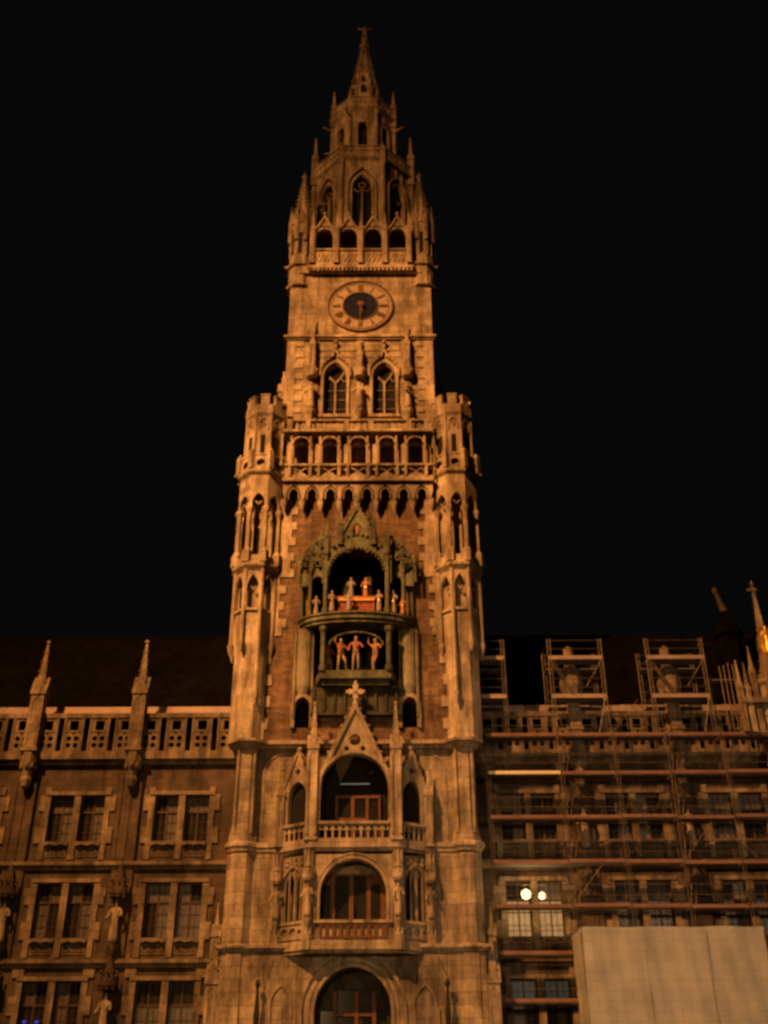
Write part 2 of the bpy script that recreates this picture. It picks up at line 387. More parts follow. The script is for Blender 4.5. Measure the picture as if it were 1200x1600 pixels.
# ---- engaged corner turrets (octagonal), three tiers
def turret(s):
    cx = C + s * 5.82; cy = 54.35
    t = MB()
    t.lathe(cx, cy, [(.88, 19.35), (.88, 24.1), (.98, 24.7), (1.0, 26.9)])
    t.lathe(cx, cy, [(.72, 26.9), (.72, 29.3)])
    for k in range(8):
        F = Frame(cx, cy, k * math.pi / 4)
        hw = 1.12 * math.tan(math.pi / 8) - .004
        t.plate(F, [(-hw, 26.7)] + [(hw, 26.7), (hw, 29.3), (-hw, 29.3)], [arch(-.33, .33, 26.85, 28.1, 28.85, 6)], .92, 1.12)
        t.band(F, arch(-.38, .38, 26.75, 28.1, 28.98, 6), .07, 1.12, 1.18)
        t.band(F, [(-.12, 28.2), (0, 28.0), (.12, 28.2)], .06, .98, 1.08)
        a = k * math.pi / 4 + math.pi / 8; rr = 1.13 / math.cos(math.pi / 8)
        p = (cx + rr * math.sin(a), cy - rr * math.cos(a))
        zb = 21.6 if k == (0 if s < 0 else 7) else 24.6
        t.tube((p[0], p[1], zb), (p[0], p[1], 29.3), .10, 6)
        t.lathe(p[0], p[1], [(.03, zb - .4), (.15, zb + .1), (.15, zb + .25)], 6)
    o = part(t, 'turret_base', 'pale')
    t = MB(); t.lathe(cx, cy, [(1.12, 29.15), (1.34, 29.4), (1.37, 29.55), (1.28, 29.68)]); part(t, 'turret_ledge', 'pale')
    t = MB(); t.lathe(cx, cy, [(.62, 29.6), (.62, 34.4), (.95, 34.5), (.95, 35.5)]); o2 = part(t, 'turret_core', 'stone')
    t = MB()
    for k in (0, 1, 7, 6, 2):
        F = Frame(cx, cy, k * math.pi / 4); t.ob(F, -.12, .12, 30.3, 32.2, .60, .635)
    part(t, 'slit_window', 'dark', o2)
    for k in range(8):
        a = k * math.pi / 4 + math.pi / 8; rr = 1.16 / math.cos(math.pi / 8)
        px, py = cx + rr * math.sin(a), cy - rr * math.cos(a)
        t = MB(); t.lathe(px, py, [(.26, 29.62), (.26, 30.35), (.13, 30.6), (.125, 32.9), (.22, 33.15), (.22, 33.3)], 6); part(t, 'turret_column', 'pale')
    t = MB()
    for k in range(8):
        F = Frame(cx, cy, k * math.pi / 4); hw = 1.26 * math.tan(math.pi / 8) - .004
        t.plate(F, [(-hw, 33.1), (-.38, 33.1)] + arch(-.36, .36, 33.11, 33.6, 34.25, 6) + [(.38, 33.1), (hw, 33.1), (hw, 35.5), (-hw, 35.5)], [], 1.0, 1.26)
        t.band(F, [(-.2, 33.75), (0, 33.55), (.2, 33.75)], .06, 1.06, 1.16)
        t.ob(F, -hw + .1, hw - .1, 29.66, 30.12, 1.12, 1.22)
    part(t, 'turret_arcade', 'pale')
    t = MB(); t.lathe(cx, cy, [(1.24, 35.45), (1.44, 35.65), (1.47, 35.82), (1.36, 35.9)]); part(t, 'turret_ledge', 'pale')
    # parapet round the turret
    t = MB()
    for k in range(8):
        F = Frame(cx, cy, k * math.pi / 4); hw = 1.34 * math.tan(math.pi / 8) - .004
        t.plate(F, rect(-hw, hw, 35.88, 36.85), [circ(0, 36.33, .27, 8)], 1.24, 1.34)
        t.ob(F, -hw - .02, hw + .02, 36.86, 36.98, 1.2, 1.39)
        a = k * math.pi / 4 + math.pi / 8; rr = 1.35 / math.cos(math.pi / 8)
        t.lathe(cx + rr * math.sin(a), cy - rr * math.cos(a), [(.15, 35.86), (.15, 37.05), (.02, 37.35)], 4, 0)
    part(t, 'parapet', 'stone')
    t = MB(); t.lathe(cx, cy, [(1.1, 35.9), (1.1, 39.9), (1.22, 40.1), (1.22, 40.72)])
    for k in range(8):
        F = Frame(cx, cy, k * math.pi / 4); hw = 1.2 * math.tan(math.pi / 8)
        for zz in (39.2,):
            t.band(F, arch(-.28, .28, 38.9, 39.3, 39.75, 5), .07, 1.1, 1.18)
            t.band(F, circ(0, 39.32, .13, 8), .05, 1.1, 1.16, True)
        t.ob(F, -hw * .55, hw * .55, 40.70, 41.42, .98, 1.19)
        t.ob(F, -hw * .62, hw * .62, 41.40, 41.5, .95, 1.23)
        a = k * math.pi / 4 + math.pi / 8; rr = 1.12 / math.cos(math.pi / 8)
        t.tube((cx + rr * math.sin(a), cy - rr * math.cos(a), 36), (cx + rr * math.sin(a), cy - rr * math.cos(a), 40.1), .07)
    o3 = part(t, 'turret_top', 'pale')
    t = MB()
    for k in range(8):
        F = Frame(cx, cy, k * math.pi / 4); t.ob(F, -.15, .15, 37.0, 38.5, 1.08, 1.114)
    part(t, 'slit_window', 'dark', o3)
    # gargoyle spout at the ledge
    t = MB(); t.tube((cx + s * 1.3, cy - .4, 35.72), (cx + s * 1.55, cy - .6, 35.8), .11, 6, 0, .07); t.blob((cx + s * 1.56, cy - .6, 35.8), .1, .1, .09); part(t, 'water_spout', 'stone')
for s in (-1, 1): turret(s)

# ---- corbelled frieze and main gallery between the turrets
F = Frame(C, 53.4)
b = MB(); P = 1.09; pts = [(-4.46, 35.2), (-4.46, 34.5)]
us = [(-3.5 + i) * P for i in range(8)]
for u in us:
    pts += [(u - .47, 33.95)] + arch(u - .42, u + .42, 33.96, 34.25, 34.95, 6)[1:-1] + [(u + .47, 33.95)]
pts += [(4.46, 34.5), (4.46, 35.2)]
b.plate(F, pts, [], -.3, 0)
for i in range(9):
    u = (-4 + i) * P; p = F.p(u, -.25, 0)
    b.lathe(p.x, p.y, [(.03, 33.3), (.14, 33.6), (.2, 33.95), (.22, 34.02)], 6)
for u in us: b.band(F, arch(u - .3, u + .3, 34.0, 34.35, 34.78, 5), .06, -.16, -.06)
part(b, 'corbel_frieze', 'pale')
b = MB()
b.ob(F, -4.5, 4.5, 35.12, 35.38, -.6, .22); b.ob(F, -4.45, 4.45, 35.39, 35.46, -.6, .12)
part(b, 'gallery_ledge', 'pale')
bays = [i * 1.74 for i in (-2, -1, 0, 1, 2)]
b = MB(); F2 = Frame(C, 53.32)
holes = []
for u in bays: holes += [[(u - .5, 35.55), (u - .03, 35.85), (u - .5, 36.13)], [(u + .5, 35.55), (u + .03, 35.85), (u + .5, 36.13)], [(u - .42, 36.15), (u, 35.9), (u + .42, 36.15)], rect(u + .7, u + 1.04, 35.56, 36.1)]
b.plate(F2, rect(-4.4, 4.6, 35.46, 36.2), holes, -.1, 0); b.ob(F2, -4.45, 4.45, 36.21, 36.34, -.2, .12)
for u in bays:
    for du in (-.62, .62): b.ob(F2, u + du - .07, u + du + .07, 35.47, 36.2, 0.002, .12)
part(b, 'balustrade', 'stone')
b = MB(); F3 = Frame(C, 53.72)
b.plate(F3, rect(-4.4, 4.4, 35.46, 38.62), [arch(u - .47, u + .47, 35.6, 37.85, 38.2, 6) for u in bays], -.35, 0)
part(b, 'gallery_wall', 'pale')
b = MB()
for u in bays + [5.22, -5.22]:
    for du in (-.58, .58):
        if abs(u + du) > 4.7: continue
        p = F2.p(u + du, -.12, 0); b.lathe(p.x, p.y, [(.10, 36.34), (.10, 36.5), (.065, 36.6), (.065, 38.2), (.12, 38.4), (.12, 38.6)], 8)
    if abs(u) < 4: b.band(F2, arch(u - .5, u + .5, 37.9, 38.0, 38.4, 6), .08, -.2, -.02)
part(b, 'gallery_column', 'pale')
b = MB(); b.box(C - 4.6, C + 4.6, 54.9, 55.1, 35.4, 38.6); b.box(C - 4.6, C + 4.6, 54.0, 55.1, 35.38, 35.45); part(b, 'gallery_rear_wall', 'stone')
b = MB()
for u in bays: b.ob(Frame(C, 54.9), u - .1, u + .42, 35.5, 37.6, .003, .04)
part(b, 'gallery_doorway', 'dark')
b = MB(); b.ob(F, -4.55, 4.55, 38.62, 38.80, -1.9, .32); part(b, 'gallery_ledge', 'pale')
b = MB()
hl = [rect(-4.14 + .42 * i, -3.86 + .42 * i, 38.9, 39.38) for i in range(20)]
b.plate(Frame(C, 53.3), rect(-4.35, 4.35, 38.81, 39.46), hl, -.1, 0); b.ob(Frame(C, 53.3), -4.4, 4.4, 39.47, 39.6, -.2, .12)
for u in (-3.1, -.75, .75, 3.1, -4.2, 4.2): 
    b.ob(Frame(C, 53.3), u - .15, u + .15, 38.82, 39.46, .002, .16)
part(b, 'balustrade', 'stone')

# ---- upper shaft
FS = Frame(C, 55.15)
wins = [arch(u - .74, u + .74, 41.25, 44.3, 45.4, 8) for u in (-1.6, 1.6)]
b = MB(); b.plate(FS, rect(-4.85, 4.85, 35.45, 53.3), wins, -.5, 0); b.box(C - 4.85, C + 4.85, 55.66, 64.85, 35.45, 53.3)
part(b, 'shaft_wall', 'ashlar')
for u in (-1.6, 1.6):
    b = MB(); b.plate(Frame(C, 55.6), arch(u - .74, u + .74, 41.25, 44.3, 45.4, 8), [], 0, .04); wo = part(b, 'window', 'glass')
    b = MB(); F = Frame(C, 55.5)
    b.ob(F, u - .06, u + .06, 41.25, 44.2, 0, .12)
    b.band(F, [(u - .55, 44.95), (u - .35, 44.5), (u, 44.05), (u + .35, 44.5), (u + .55, 44.95)], .09, .001, .11)
    for s in (-1, 1): b.band(F, [(u + s * .35, 44.5), (u + s * .55, 44.2), (u + s * .7, 44.25)], .05, .002, .09)
    for z in (42.0, 42.75, 43.5): b.ob(F, u - .7, u + .7, z - .012, z + .012, .01, .04)
    part(b, 'tracery', 'stone', wo)
    b = MB()
    b.band(FS, arch(u - .84, u + .84, 41.2, 44.3, 45.58, 8), .16, 0, .16)
    b.band(FS, [(u - 1.0, 44.3), (u - .95, 45.0), (u - .55, 45.65), (u - .2, 45.95), (u, 46.6), (u, 47.3)], .10, 0, .24)
    b.band(FS, [(u + 1.0, 44.3), (u + .95, 45.0), (u + .55, 45.65), (u + .2, 45.95), (u, 46.6)], .10, .001, .241)
    for t in (.2, .5, .8):
        for s in (-1, 1): p = FS.p(u + s * (.95 - .7 * t), .25, 45.1 + 1.0 * t); b.blob(p, .1)
    p = FS.p(u, .25, 47.1); b.blob(p, .17, .17, .14); p = FS.p(u, .25, 46.6); b.blob(p, .12)
    b.ob(FS, u - 1.0, u + 1.0, 41.0, 41.2, 0, .3)
    part(b, 'window_hood', 'pale', wo)
for u in (-3.12, 0, 3.12):
    b = MB(); b.ob(FS, u - .3, u + .3, 39.6, 41.2, 0, .3); b.ob(FS, u - .22, u + .22, 41.2, 47.3, .001, .12)
    p = FS.p(u, .32, 0); b.lathe(p.x, p.y, [(.05, 40.6), (.2, 41.0), (.34, 41.3), (.34, 41.42)], 8)
    # canopy above the statue
    b.lathe(p.x, p.y, [(.33, 44.1), (.36, 44.3), (.30, 44.6), (.2, 44.7)], 8)
    for k in range(8):
        F = Frame(p.x, p.y, k * math.pi / 4); b.plate(F, [(-.14, 44.3), (.14, 44.3), (0, 44.85)], [], .3, .37)
    top = {-3.12: 49.3, 0: 47.3, 3.12: 48.6}[u]
    b.pinnacle(p.x, p.y, 44.6, top, .17, 45.9 if u == 0 else 46.8)
    part(b, 'statue_canopy', 'stone')
b = MB()
for s in (-1, 1):
    z = 39.7; k = 0
    while z < 47.2:
        e = 3.75 if k % 2 == 0 else 4.25
        u0, u1 = sorted((s * e, s * 4.85)); b.ob(FS, u0, u1, z, z + .44, .003, .07); z += .45; k += 1
part(b, 'quoins', 'pale')
b = MB()
for u in (-2.85, 2.85):
    b.ob(FS, u - .12, u + .12, 39.6, 47.4, .002, .09)
for z in (46.0, 46.55): b.ob(FS, -2.7, 2.7, z, z + .12, .003, .05)
part(b, 'blind_panel', 'pale')
b = MB(); b.box(C - 5.0, C + 5.0, 54.98, 65.0, 47.42, 47.55); b.box(C - 5.1, C + 5.1, 54.86, 65.1, 47.55, 47.72); part(b, 'string_course', 'pale')
for s in (-1, 1):       # bracketed niches on the side faces
    b = MB(); b.pinnacle(C + s * 5.2, 57.2, 42.7, 46.4, .3, 44.6); b.lathe(C + s * 5.2, 57.2, [(.1, 41.8), (.35, 42.7)], 6); part(b, 'side_niche', 'stone')

# ---- clock
FC = Frame(C, 55.15); zc = 50.42
b = MB(); b.plate(FC, circ(0, zc, 2.18, 48), [circ(0, zc, 1.18, 32)], .004, .06, 0)
ck = part(b, 'clock_face', 'dial')
b = MB(); b.band(FC, circ(0, zc, 2.2, 48), .13, .05, .14, True); b.band(FC, circ(0, zc, 1.98, 48), .045, .06, .085, True); b.band(FC, circ(0, zc, 1.2, 32), .09, .06, .12, True)
part(b, 'clock_ring', 'dialdark', ck)
b = MB(); b.plate(FC, circ(0, zc, 1.17, 32), [], .004, .05); part(b, 'clock_centre', 'blue', ck)
b = MB()
for i in range(12):
    a = i * math.pi / 6; p = [(1.17, -.02), (2.0, 0)]
    for r0, r1 in ((1.24, 1.30),):
        q = math.pi / 12
        b.band(FC, [(r * math.sin(a + q), zc + r * math.cos(a + q)) for r in (1.8, 1.96)], .03, .06, .08)
ROM = ['XII', 'I', 'II', 'III', 'IIII', 'V', 'VI', 'VII', 'VIII', 'IX', 'X', 'XI']
for i, txt in enumerate(ROM):
    wds = {'I': .10, 'V': .2, 'X': .2}; tot = sum(wds[ch] for ch in txt); x = -tot / 2; a = i * math.pi / 6
    def rp(x, r): return (x * math.cos(a) + r * math.sin(a), zc - x * math.sin(a) + r * math.cos(a))
    for ch in txt:
        wd = wds[ch]; c0 = x + wd / 2
        if ch == 'I': segs = [((c0, 1.32), (c0, 1.9))]
        elif ch == 'V': segs = [((c0 - .07, 1.84), (c0, 1.38)), ((c0, 1.38), (c0 + .07, 1.84))]
        else: segs = [((c0 - .07, 1.84), (c0 + .07, 1.38)), ((c0 - .07, 1.38), (c0 + .07, 1.84))]
        for j, (p0, p1) in enumerate(segs): b.band(FC, [rp(*p0), rp(*p1)], .075, .06, .085 + .003 * j)
        x += wd
part(b, 'clock_numerals', 'dialdark', ck)
b = MB()
def hand(a, L, wd, w0):
    d = Vector((math.sin(a), math.cos(a))); n = Vector((d.y, -d.x))
    q = [d * -.3, n * wd + d * .2, d * L, n * -wd + d * .2]
    b.plate(FC, [(v.x, zc + v.y) for v in q], [], w0, w0 + .03)
hand(math.pi * (5.5 / 6), .85, .08, .20); hand(math.pi, 1.6, .06, .26)
part(b, 'clock_hand', 'dullgold', ck)
b = MB()
b.plate(FC, [((.30 if i % 2 else .15) * math.sin(i * math.pi / 8), zc + (.30 if i % 2 else .15) * math.cos(i * math.pi / 8)) for i in range(16)], [], .3, .34)
part(b, 'clock_sun', 'dullgold', ck)

# ---- arcaded balcony above the clock
FA = Frame(C, 54.72)
b = MB(); b.box(C - 4.2, C + 4.2, 54.9, 65.1, 53.3, 53.95); b.ob(FA, -3.7, 3.7, 53.5, 53.75, -.3, .12); b.ob(FA, -3.7, 3.7, 53.76, 53.95, -.3, .02)
for i in range(26): b.ob(FA, -3.6 + i * .282, -3.45 + i * .282, 53.3, 53.49, -.2, .08)
part(b, 'balcony_cornice', 'pale')
b = MB(); out = [(-3.55, 53.96), (3.55, 53.96), (3.55, 57.3)]
cs = [1.73 * k for k in (-1.5, -.5, .5, 1.5)]
for u in reversed(cs): out += [(u + .72, 57.25), (u + .35, 57.65), (u + .12, 58.0), (u, 58.7), (u - .12, 58.0), (u - .35, 57.65), (u - .72, 57.25)]
out += [(-3.55, 57.3)]
b.plate(FA, out, [arch(u - .6, u + .6, 55.3, 56.7, 57.35, 6) for u in cs], -.3, 0)
for u in cs:
    b.band(FA, [(u - .8, 56.95), (u - .4, 57.6), (u, 58.45), (u + .4, 57.6), (u + .8, 56.95)], .12, -.02, .14)
    b.blob(FA.p(u, .05, 58.75), .13); b.ob(FA, u - .66, u + .66, 55.18, 55.3, .002, .12)
    b.band(FA, [(u - .58, 54.15), (u - .3, 54.95), (u, 54.15), (u + .3, 54.95), (u + .58, 54.15)], .07, 0, .06)
    b.band(FA, [(u - .58, 54.95), (u - .3, 54.15), (u, 54.95), (u + .3, 54.15), (u + .58, 54.95)], .07, .001, .061)
part(b, 'arcade', 'pale')
b = MB()
for k in (-2, -1, 0, 1, 2):
    p = FA.p(k * 1.73 * .985, .06, 0)
    b.pinnacle(p.x, p.y, 53.9, 58.9, .15, 57.2)
part(b, 'arcade_buttress', 'pale')
b = MB(); b.box(C - 3.5, C + 3.5, 54.72, 57.0, 57.45, 57.6); part(b, 'arcade_vault', 'dstone')  # slab added to keep the high floodlight off the wall behind
# ---- four corner turrets of the crown
for sx in (-1, 1):
    for sy in (0, 1):
        cx = C + sx * 4.3; cy = 55.75 if sy == 0 else 64.2
        t = MB(); t.lathe(cx, cy, [(.1, 50.7), (.42, 51.4), (.62, 52.1), (.88, 52.25), (.9, 52.4), (.76, 52.5), (.76, 54.0), (.95, 54.1), (.98, 54.25), (.76, 54.35), (.76, 58.2), (.86, 58.3), (.86, 58.45)])
        for k in range(8):
            F = Frame(cx, cy, k * math.pi / 4)
            t.plate(F, [(-.3, 58.4), (.3, 58.4), (0, 59.7)], [], .68, .82)
            t.band(F, arch(-.19, .19, 55.2, 57.3, 57.7, 5), .06, .76, .82)
            a = k * math.pi / 4 + math.pi / 8; rr = .8 / math.cos(math.pi / 8)
            t.pinnacle(cx + rr * math.sin(a), cy - rr * math.cos(a), 56.5, 60.2, .09, 58.8, 0, False)
        # spire with crockets
        t.lathe(cx, cy, [(.66, 58.4), (.60, 59.2), (.10, 63.4), (.2, 63.6), (.22, 63.7), (.06, 63.9), (.02, 64.3)])
        for i in range(1, 9):
            for k in range(8):
                a = k * math.pi / 4 + math.pi / 8; q = i / 9; rr = .66 * (1 - q) + .1
                t.blob((cx + rr * math.sin(a), cy - rr * math.cos(a), 59.2 + 4.2 * q), .085)
        o = part(t, 'crown_turret', 'stone')
        t = MB()
        for k in range(8):
            F = Frame(cx, cy, k * math.pi / 4); t.ob(F, -.13, .13, 55.3, 57.3, .74, .775)
        part(t, 'slit_window', 'dark', o)
        t = MB(); t.tube((cx + sx * .8, cy - .3, 54.15), (cx + sx * 1.1, cy - .4, 54.25), .1, 6, 0, .07); part(t, 'water_spout', 'stone', o)

# ---- octagon
OC = (C, 60.0)
t = MB(); AP = 3.72
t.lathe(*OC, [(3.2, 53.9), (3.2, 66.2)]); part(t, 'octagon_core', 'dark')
t = MB()
for k in range(8):
    F = Frame(*OC, k * math.pi / 4); hw = AP * math.tan(math.pi / 8) - .005
    t.plate(F, rect(-hw, hw, 54.0, 66.3), [arch(-.72, .72, 58.6, 63.2, 64.4, 7)], AP - .35, AP)
part(t, 'octagon_wall', 'pale')
for k in range(8):
    F = Frame(*OC, k * math.pi / 4); t = MB()
    t.band(F, arch(-.80, .80, 58.5, 63.2, 64.58, 7), .14, AP, AP + .12)
    t.band(F, arch(-1.05, 1.05, 58.5, 63.3, 65.2, 7), .10, AP, AP + .2)
    t.ob(F, -.06, .06, 58.6, 63.1, AP - .3, AP - .1); t.band(F, circ(0, 63.6, .26, 10), .08, AP - .28, AP - .12, True)
    t.band(F, [(-.68, 63.3), (-.34, 62.9), (0, 63.2), (.34, 62.9), (.68, 63.3)], .08, AP - .29, AP - .11)
    for u in (-.62, 0, .62): t.ob(F, u - .09, u + .09, 65.1, 66.2, AP + .001, AP + .06)
    part(t, 'octagon_window', 'stone')
t = MB()
for k in range(8):
    a = k * math.pi / 4 + math.pi / 8; rr = (AP + .08) / math.cos(math.pi / 8); x, y = OC[0] + rr * math.sin(a), OC[1] - rr * math.cos(a)
    t.tube((x, y, 54), (x, y, 66.2), .2, 8)
    if k in (1, 2, 5, 6): t.pinnacle(x, y, 65.6, 71.2, .22, 68.6)
    else: t.pinnacle(x, y, 65.6, 68.1, .16, 67.2)
part(t, 'octagon_pinnacle', 'pale')
t = MB(); t.lathe(*OC, [(3.7, 66.1), (3.95, 66.35), (3.98, 66.55), (3.6, 66.6)])
for k in range(8):
    F = Frame(*OC, k * math.pi / 4); hw = 3.9 * math.tan(math.pi / 8) - .005
    t.plate(F, rect(-hw, hw, 66.58, 67.5), [circ(-1.2 + .4 * i, 67.0, .15, 8) for i in range(7)], 3.8, 3.9); t.ob(F, -hw, hw, 67.51, 67.62, 3.74, 3.97)
part(t, 'octagon_parapet', 'stone')
# second octagon
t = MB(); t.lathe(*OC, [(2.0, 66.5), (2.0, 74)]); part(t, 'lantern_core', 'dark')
t = MB(); A2 = 2.48
for k in range(8):
    F = Frame(*OC, k * math.pi / 4); hw = A2 * math.tan(math.pi / 8) - .005
    t.plate(F, rect(-hw, hw, 66.6, 73.6), [arch(-.36, .36, 69.3, 71.5, 72.1, 6)], A2 - .3, A2)
    t.band(F, arch(-.45, .45, 69.2, 71.5, 72.3, 6), .09, A2, A2 + .1)
    t.plate(F, [(-.55, 72.0), (.55, 72.0), (0, 73.4)], [circ(0, 72.5, .14, 8)], A2 + .001, A2 + .08)
    a = k * math.pi / 4 + math.pi / 8; rr = (A2 + .05) / math.cos(math.pi / 8); x, y = OC[0] + rr * math.sin(a), OC[1] - rr * math.cos(a)
    t.tube((x, y, 66.6), (x, y, 73.6), .15, 6)
    t.tube((x, y, 72.6), (x + .85 * math.sin(a), y - .85 * math.cos(a), 72.75), .11, 6, 0, .08)
part(t, 'lantern_wall', 'pale')
t = MB(); t.lathe(*OC, [(2.5, 73.4), (2.75, 73.7), (2.78, 73.9), (2.3, 74.0)])
for k in range(8):
    F = Frame(*OC, k * math.pi / 4); hw = 2.55 * math.tan(math.pi / 8) - .005
    t.plate(F, rect(-hw, hw, 73.95, 74.95), [circ(-.6 + .4 * i, 74.4, .14, 8) for i in range(4)], 2.45, 2.55); t.ob(F, -hw, hw, 74.96, 75.08, 2.4, 2.62)
    a = k * math.pi / 4 + math.pi / 8; rr = 2.68; x, y = OC[0] + rr * math.sin(a), OC[1] - rr * math.cos(a)
    if k in (1, 2, 5, 6): t.pinnacle(x, y, 73.0, 77.6, .19, 75.4)
    else: t.pinnacle(x, y, 73.6, 75.6, .12, 75.0, 0, False)
part(t, 'lantern_parapet', 'stone')
# spire
t = MB(); t.lathe(*OC, [(2.35, 74.0), (1.75, 75.2), (1.42, 76.6), (1.36, 76.8), (.24, 84.6), (.42, 84.75), (.44, 84.95), (.2, 85.1), (.16, 85.7), (.3, 85.8), (.3, 85.95)])
for k in range(8):
    F = Frame(*OC, k * math.pi / 4)
    for zz, w1 in ((77.2, .3), (78.9, .24), (80.4, .18)):
        ap = 1.36 - (zz - 76.8) * (1.12 / 7.8)
        t.band(F, arch(-w1, w1, zz, zz + w1 * 2.2, zz + w1 * 3.4, 5), .06, ap - .15, ap + .06)
    a = k * math.pi / 4 + math.pi / 8
    for i in range(16):
        q = i / 16; rr = (1.36 - 1.12 * q) / math.cos(math.pi / 8) + .03; t.blob((OC[0] + rr * math.sin(a), OC[1] - rr * math.cos(a), 76.9 + 7.7 * q), .11, .11, .10)
sp = part(t, 'spire', 'stone')
t = MB()
for k in range(8):
    F = Frame(*OC, k * math.pi / 4)
    for zz, w1 in ((77.2, .22), (78.9, .16)):
        ap = 1.36 - (zz - 76.8) * (1.12 / 7.8)
        t.plate(F, arch(-w1, w1, zz, zz + w1 * 2.4, zz + w1 * 3.4, 5), [], ap - .3, ap + .01)
part(t, 'spire_opening', 'dark', sp)

# ---- projecting porch with two balconies in front of the tower
YP = 52.8; HC = 2.08; HS = 3.75; YS = 53.86
FP = Frame(C, YP)
aS = math.atan2(YS - YP, HS - HC); LS = math.hypot(YS - YP, HS - HC) / 2
FL = Frame(C - (HC + HS) / 2, (YP + YS) / 2, -aS); FR = Frame(C + (HC + HS) / 2, (YP + YS) / 2, aS)
def slab(b, z0, z1, d):
    pts = [(C - HS - d, YS), (C - HC - d * .6, YP - d), (C + HC + d * .6, YP - d), (C + HS + d, YS), (C + HS + d, 54.1), (C - HS - d, 54.1)]
    n = len(pts); k = len(b.v); b.v += [Vector((x, y, z0)) for x, y in pts] + [Vector((x, y, z1)) for x, y in pts]
    b.f += [tuple(k + i for i in reversed(range(n))), tuple(k + n + i for i in range(n))] + [(k + i, k + (i + 1) % n, k + n + (i + 1) % n, k + n + i) for i in range(n)]; b.m += [0] * (n + 2)
for nm, z0, z1, d in (('porch_base', 9.02, 9.42, .14), ('balcony_floor', 13.66, 14.02, .2)):
    b = MB(); slab(b, z0, z1, d); slab(b, z0 - .15, z0 - .002, .03); part(b, nm, 'pale')
# lower storey
b = MB()
b.plate(FP, rect(-HC, HC, 9.42, 13.36), [arch(-1.58, 1.58, 10.25, 11.5, 13.05, 9)], -.4, 0)
for F in (FL, FR): b.plate(F, rect(-LS + .02, LS - .02, 9.42, 13.36), [arch(-.46, .06, 10.25, 11.9, 12.6, 7), arch(.2, .62, 10.25, 11.9, 12.5, 7)], -.4, -.01)
part(b, 'porch_wall', 'ashlar')
b = MB()
for F in (FL, FR):
    for q in (-.58, -.2, .13, .48, .75): b.ob(F, q - .035, q + .035, 10.3, 13.3, 0, .07)
    for q in (-.4, .1, .5): b.blob(F.p(q, .05, 12.95), .12); b.blob(F.p(q, .05, 13.15), .08)
for F, h, zs, za in ((FP, 1.66, 11.5, 13.2), (FL, .7, 11.9, 12.9), (FR, .7, 11.9, 12.9)):
    b.band(F, arch(-h, h, 10.3, zs, za, 9), .13, 0, .12); b.band(F, arch(-h - .16, h + .16, 10.3, zs, za + .2, 9), .07, 0, .07)
    b.ob(F, -h - .2, h + .2, 10.18, 10.32, -.1, .16)
part(b, 'porch_arch', 'stone')
b = MB()
b.plate(FP, rect(-1.6, 1.6, 9.5, 10.16), [rect(-1.5 + .33 * i, -1.5 + .33 * i + .2, 9.6, 10.06) for i in range(9)], .03, .1)
part(b, 'balustrade', 'wood')
b = MB()
for F in (FL, FR): b.plate(F, rect(-.72, .72, 9.5, 10.16), [circ(-.4, 9.83, .2, 8), circ(.1, 9.83, .2, 8), circ(.5, 9.83, .12, 8)], .03, .1)
part(b, 'balustrade', 'stone')
for (z0, z1, nm) in ((9.5, 13.4, 0), (14.05, 16.55, 1)):
    b = MB(); F = Frame(C, 53.86)
    if nm == 0:
        F = Frame(C, 53.80)
        b.plate(F, rect(-1.75, 1.75, z0, 12.6), [rect(-1.65, -1.12, 9.6, 12.1), rect(-.92, -.22, 9.6, 12.5), rect(-.02, .62, 9.6, 12.5), rect(.82, 1.3, 9.6, 12.1)], 0, .12)
        for u in (-1.02, -.12): b.ob(F, u - .11, u + .11, 9.5, 12.05 if u < -.5 else 11.3, .12, .3)
    else:
        F = Frame(C, 54.08)
        b.plate(F, rect(-1.0, 1.3, z0, z1), [rect(-.85, -.2, 14.3, 15.2), rect(-.85, -.2, 15.4, 16.4), rect(-.02, .55, 14.3, 15.2), rect(-.02, .55, 15.4, 16.4), rect(.7, 1.2, 14.3, 16.4)], 0, .14)
    o = part(b, 'porch_door', 'wood')
    b = MB(); b.ob(F, -1.7 if nm == 0 else -.95, 1.7 if nm == 0 else 1.25, z0 + .05, (12.5 if nm == 0 else z1) - .03, .03, .06); part(b, 'pane', 'glass', o)
b = MB(); b.plate(Frame(C, 54.15), arch(-1.9, 1.9, 14.03, 16.9, 18.7, 8), [], 0, .05)  # dark plates painted in where the deep loggia lies in shade
for F in (FL, FR): b.plate(F, arch(-.6, .6, 14.05, 16.2, 17.1, 7), [], -.36, -.33); b.plate(F, arch(-.62, .62, 10.25, 11.9, 12.8, 7), [], -.46, -.42)
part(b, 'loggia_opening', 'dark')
# corner piers with niches and canopies, lower storey
for s in (-1, 1):
    for (u, y) in ((HC + .08, YP + .02), (HS, YS - .1)):
        x = C + s * u; b = MB()
        b.lathe(x, y, [(.27, 9.0), (.27, 9.7), (.2, 9.8), (.2, 13.5), (.28, 13.6)], 8)
        for k in range(8):
            a = k * math.pi / 4; b.tube((x + .24 * math.sin(a), y - .24 * math.cos(a), 9.7), (x + .24 * math.sin(a), y - .24 * math.cos(a), 13.6), .045)
        b.lathe(x, y - .2, [(.05, 9.9), (.2, 10.3), (.22, 10.38)], 8)
        b.lathe(x, y - .2, [(.24, 12.1), (.28, 12.25), (.2, 12.5), (.08, 13.2), (.02, 13.6)], 8)
        for k in range(8):
            F = Frame(x, y - .2, k * math.pi / 4); b.plate(F, [(-.11, 12.2), (.11, 12.2), (0, 12.65)], [], .22, .29); b.blob(F.p(0, .2, 12.75), .06)
        part(b, 'porch_pier', 'stone')
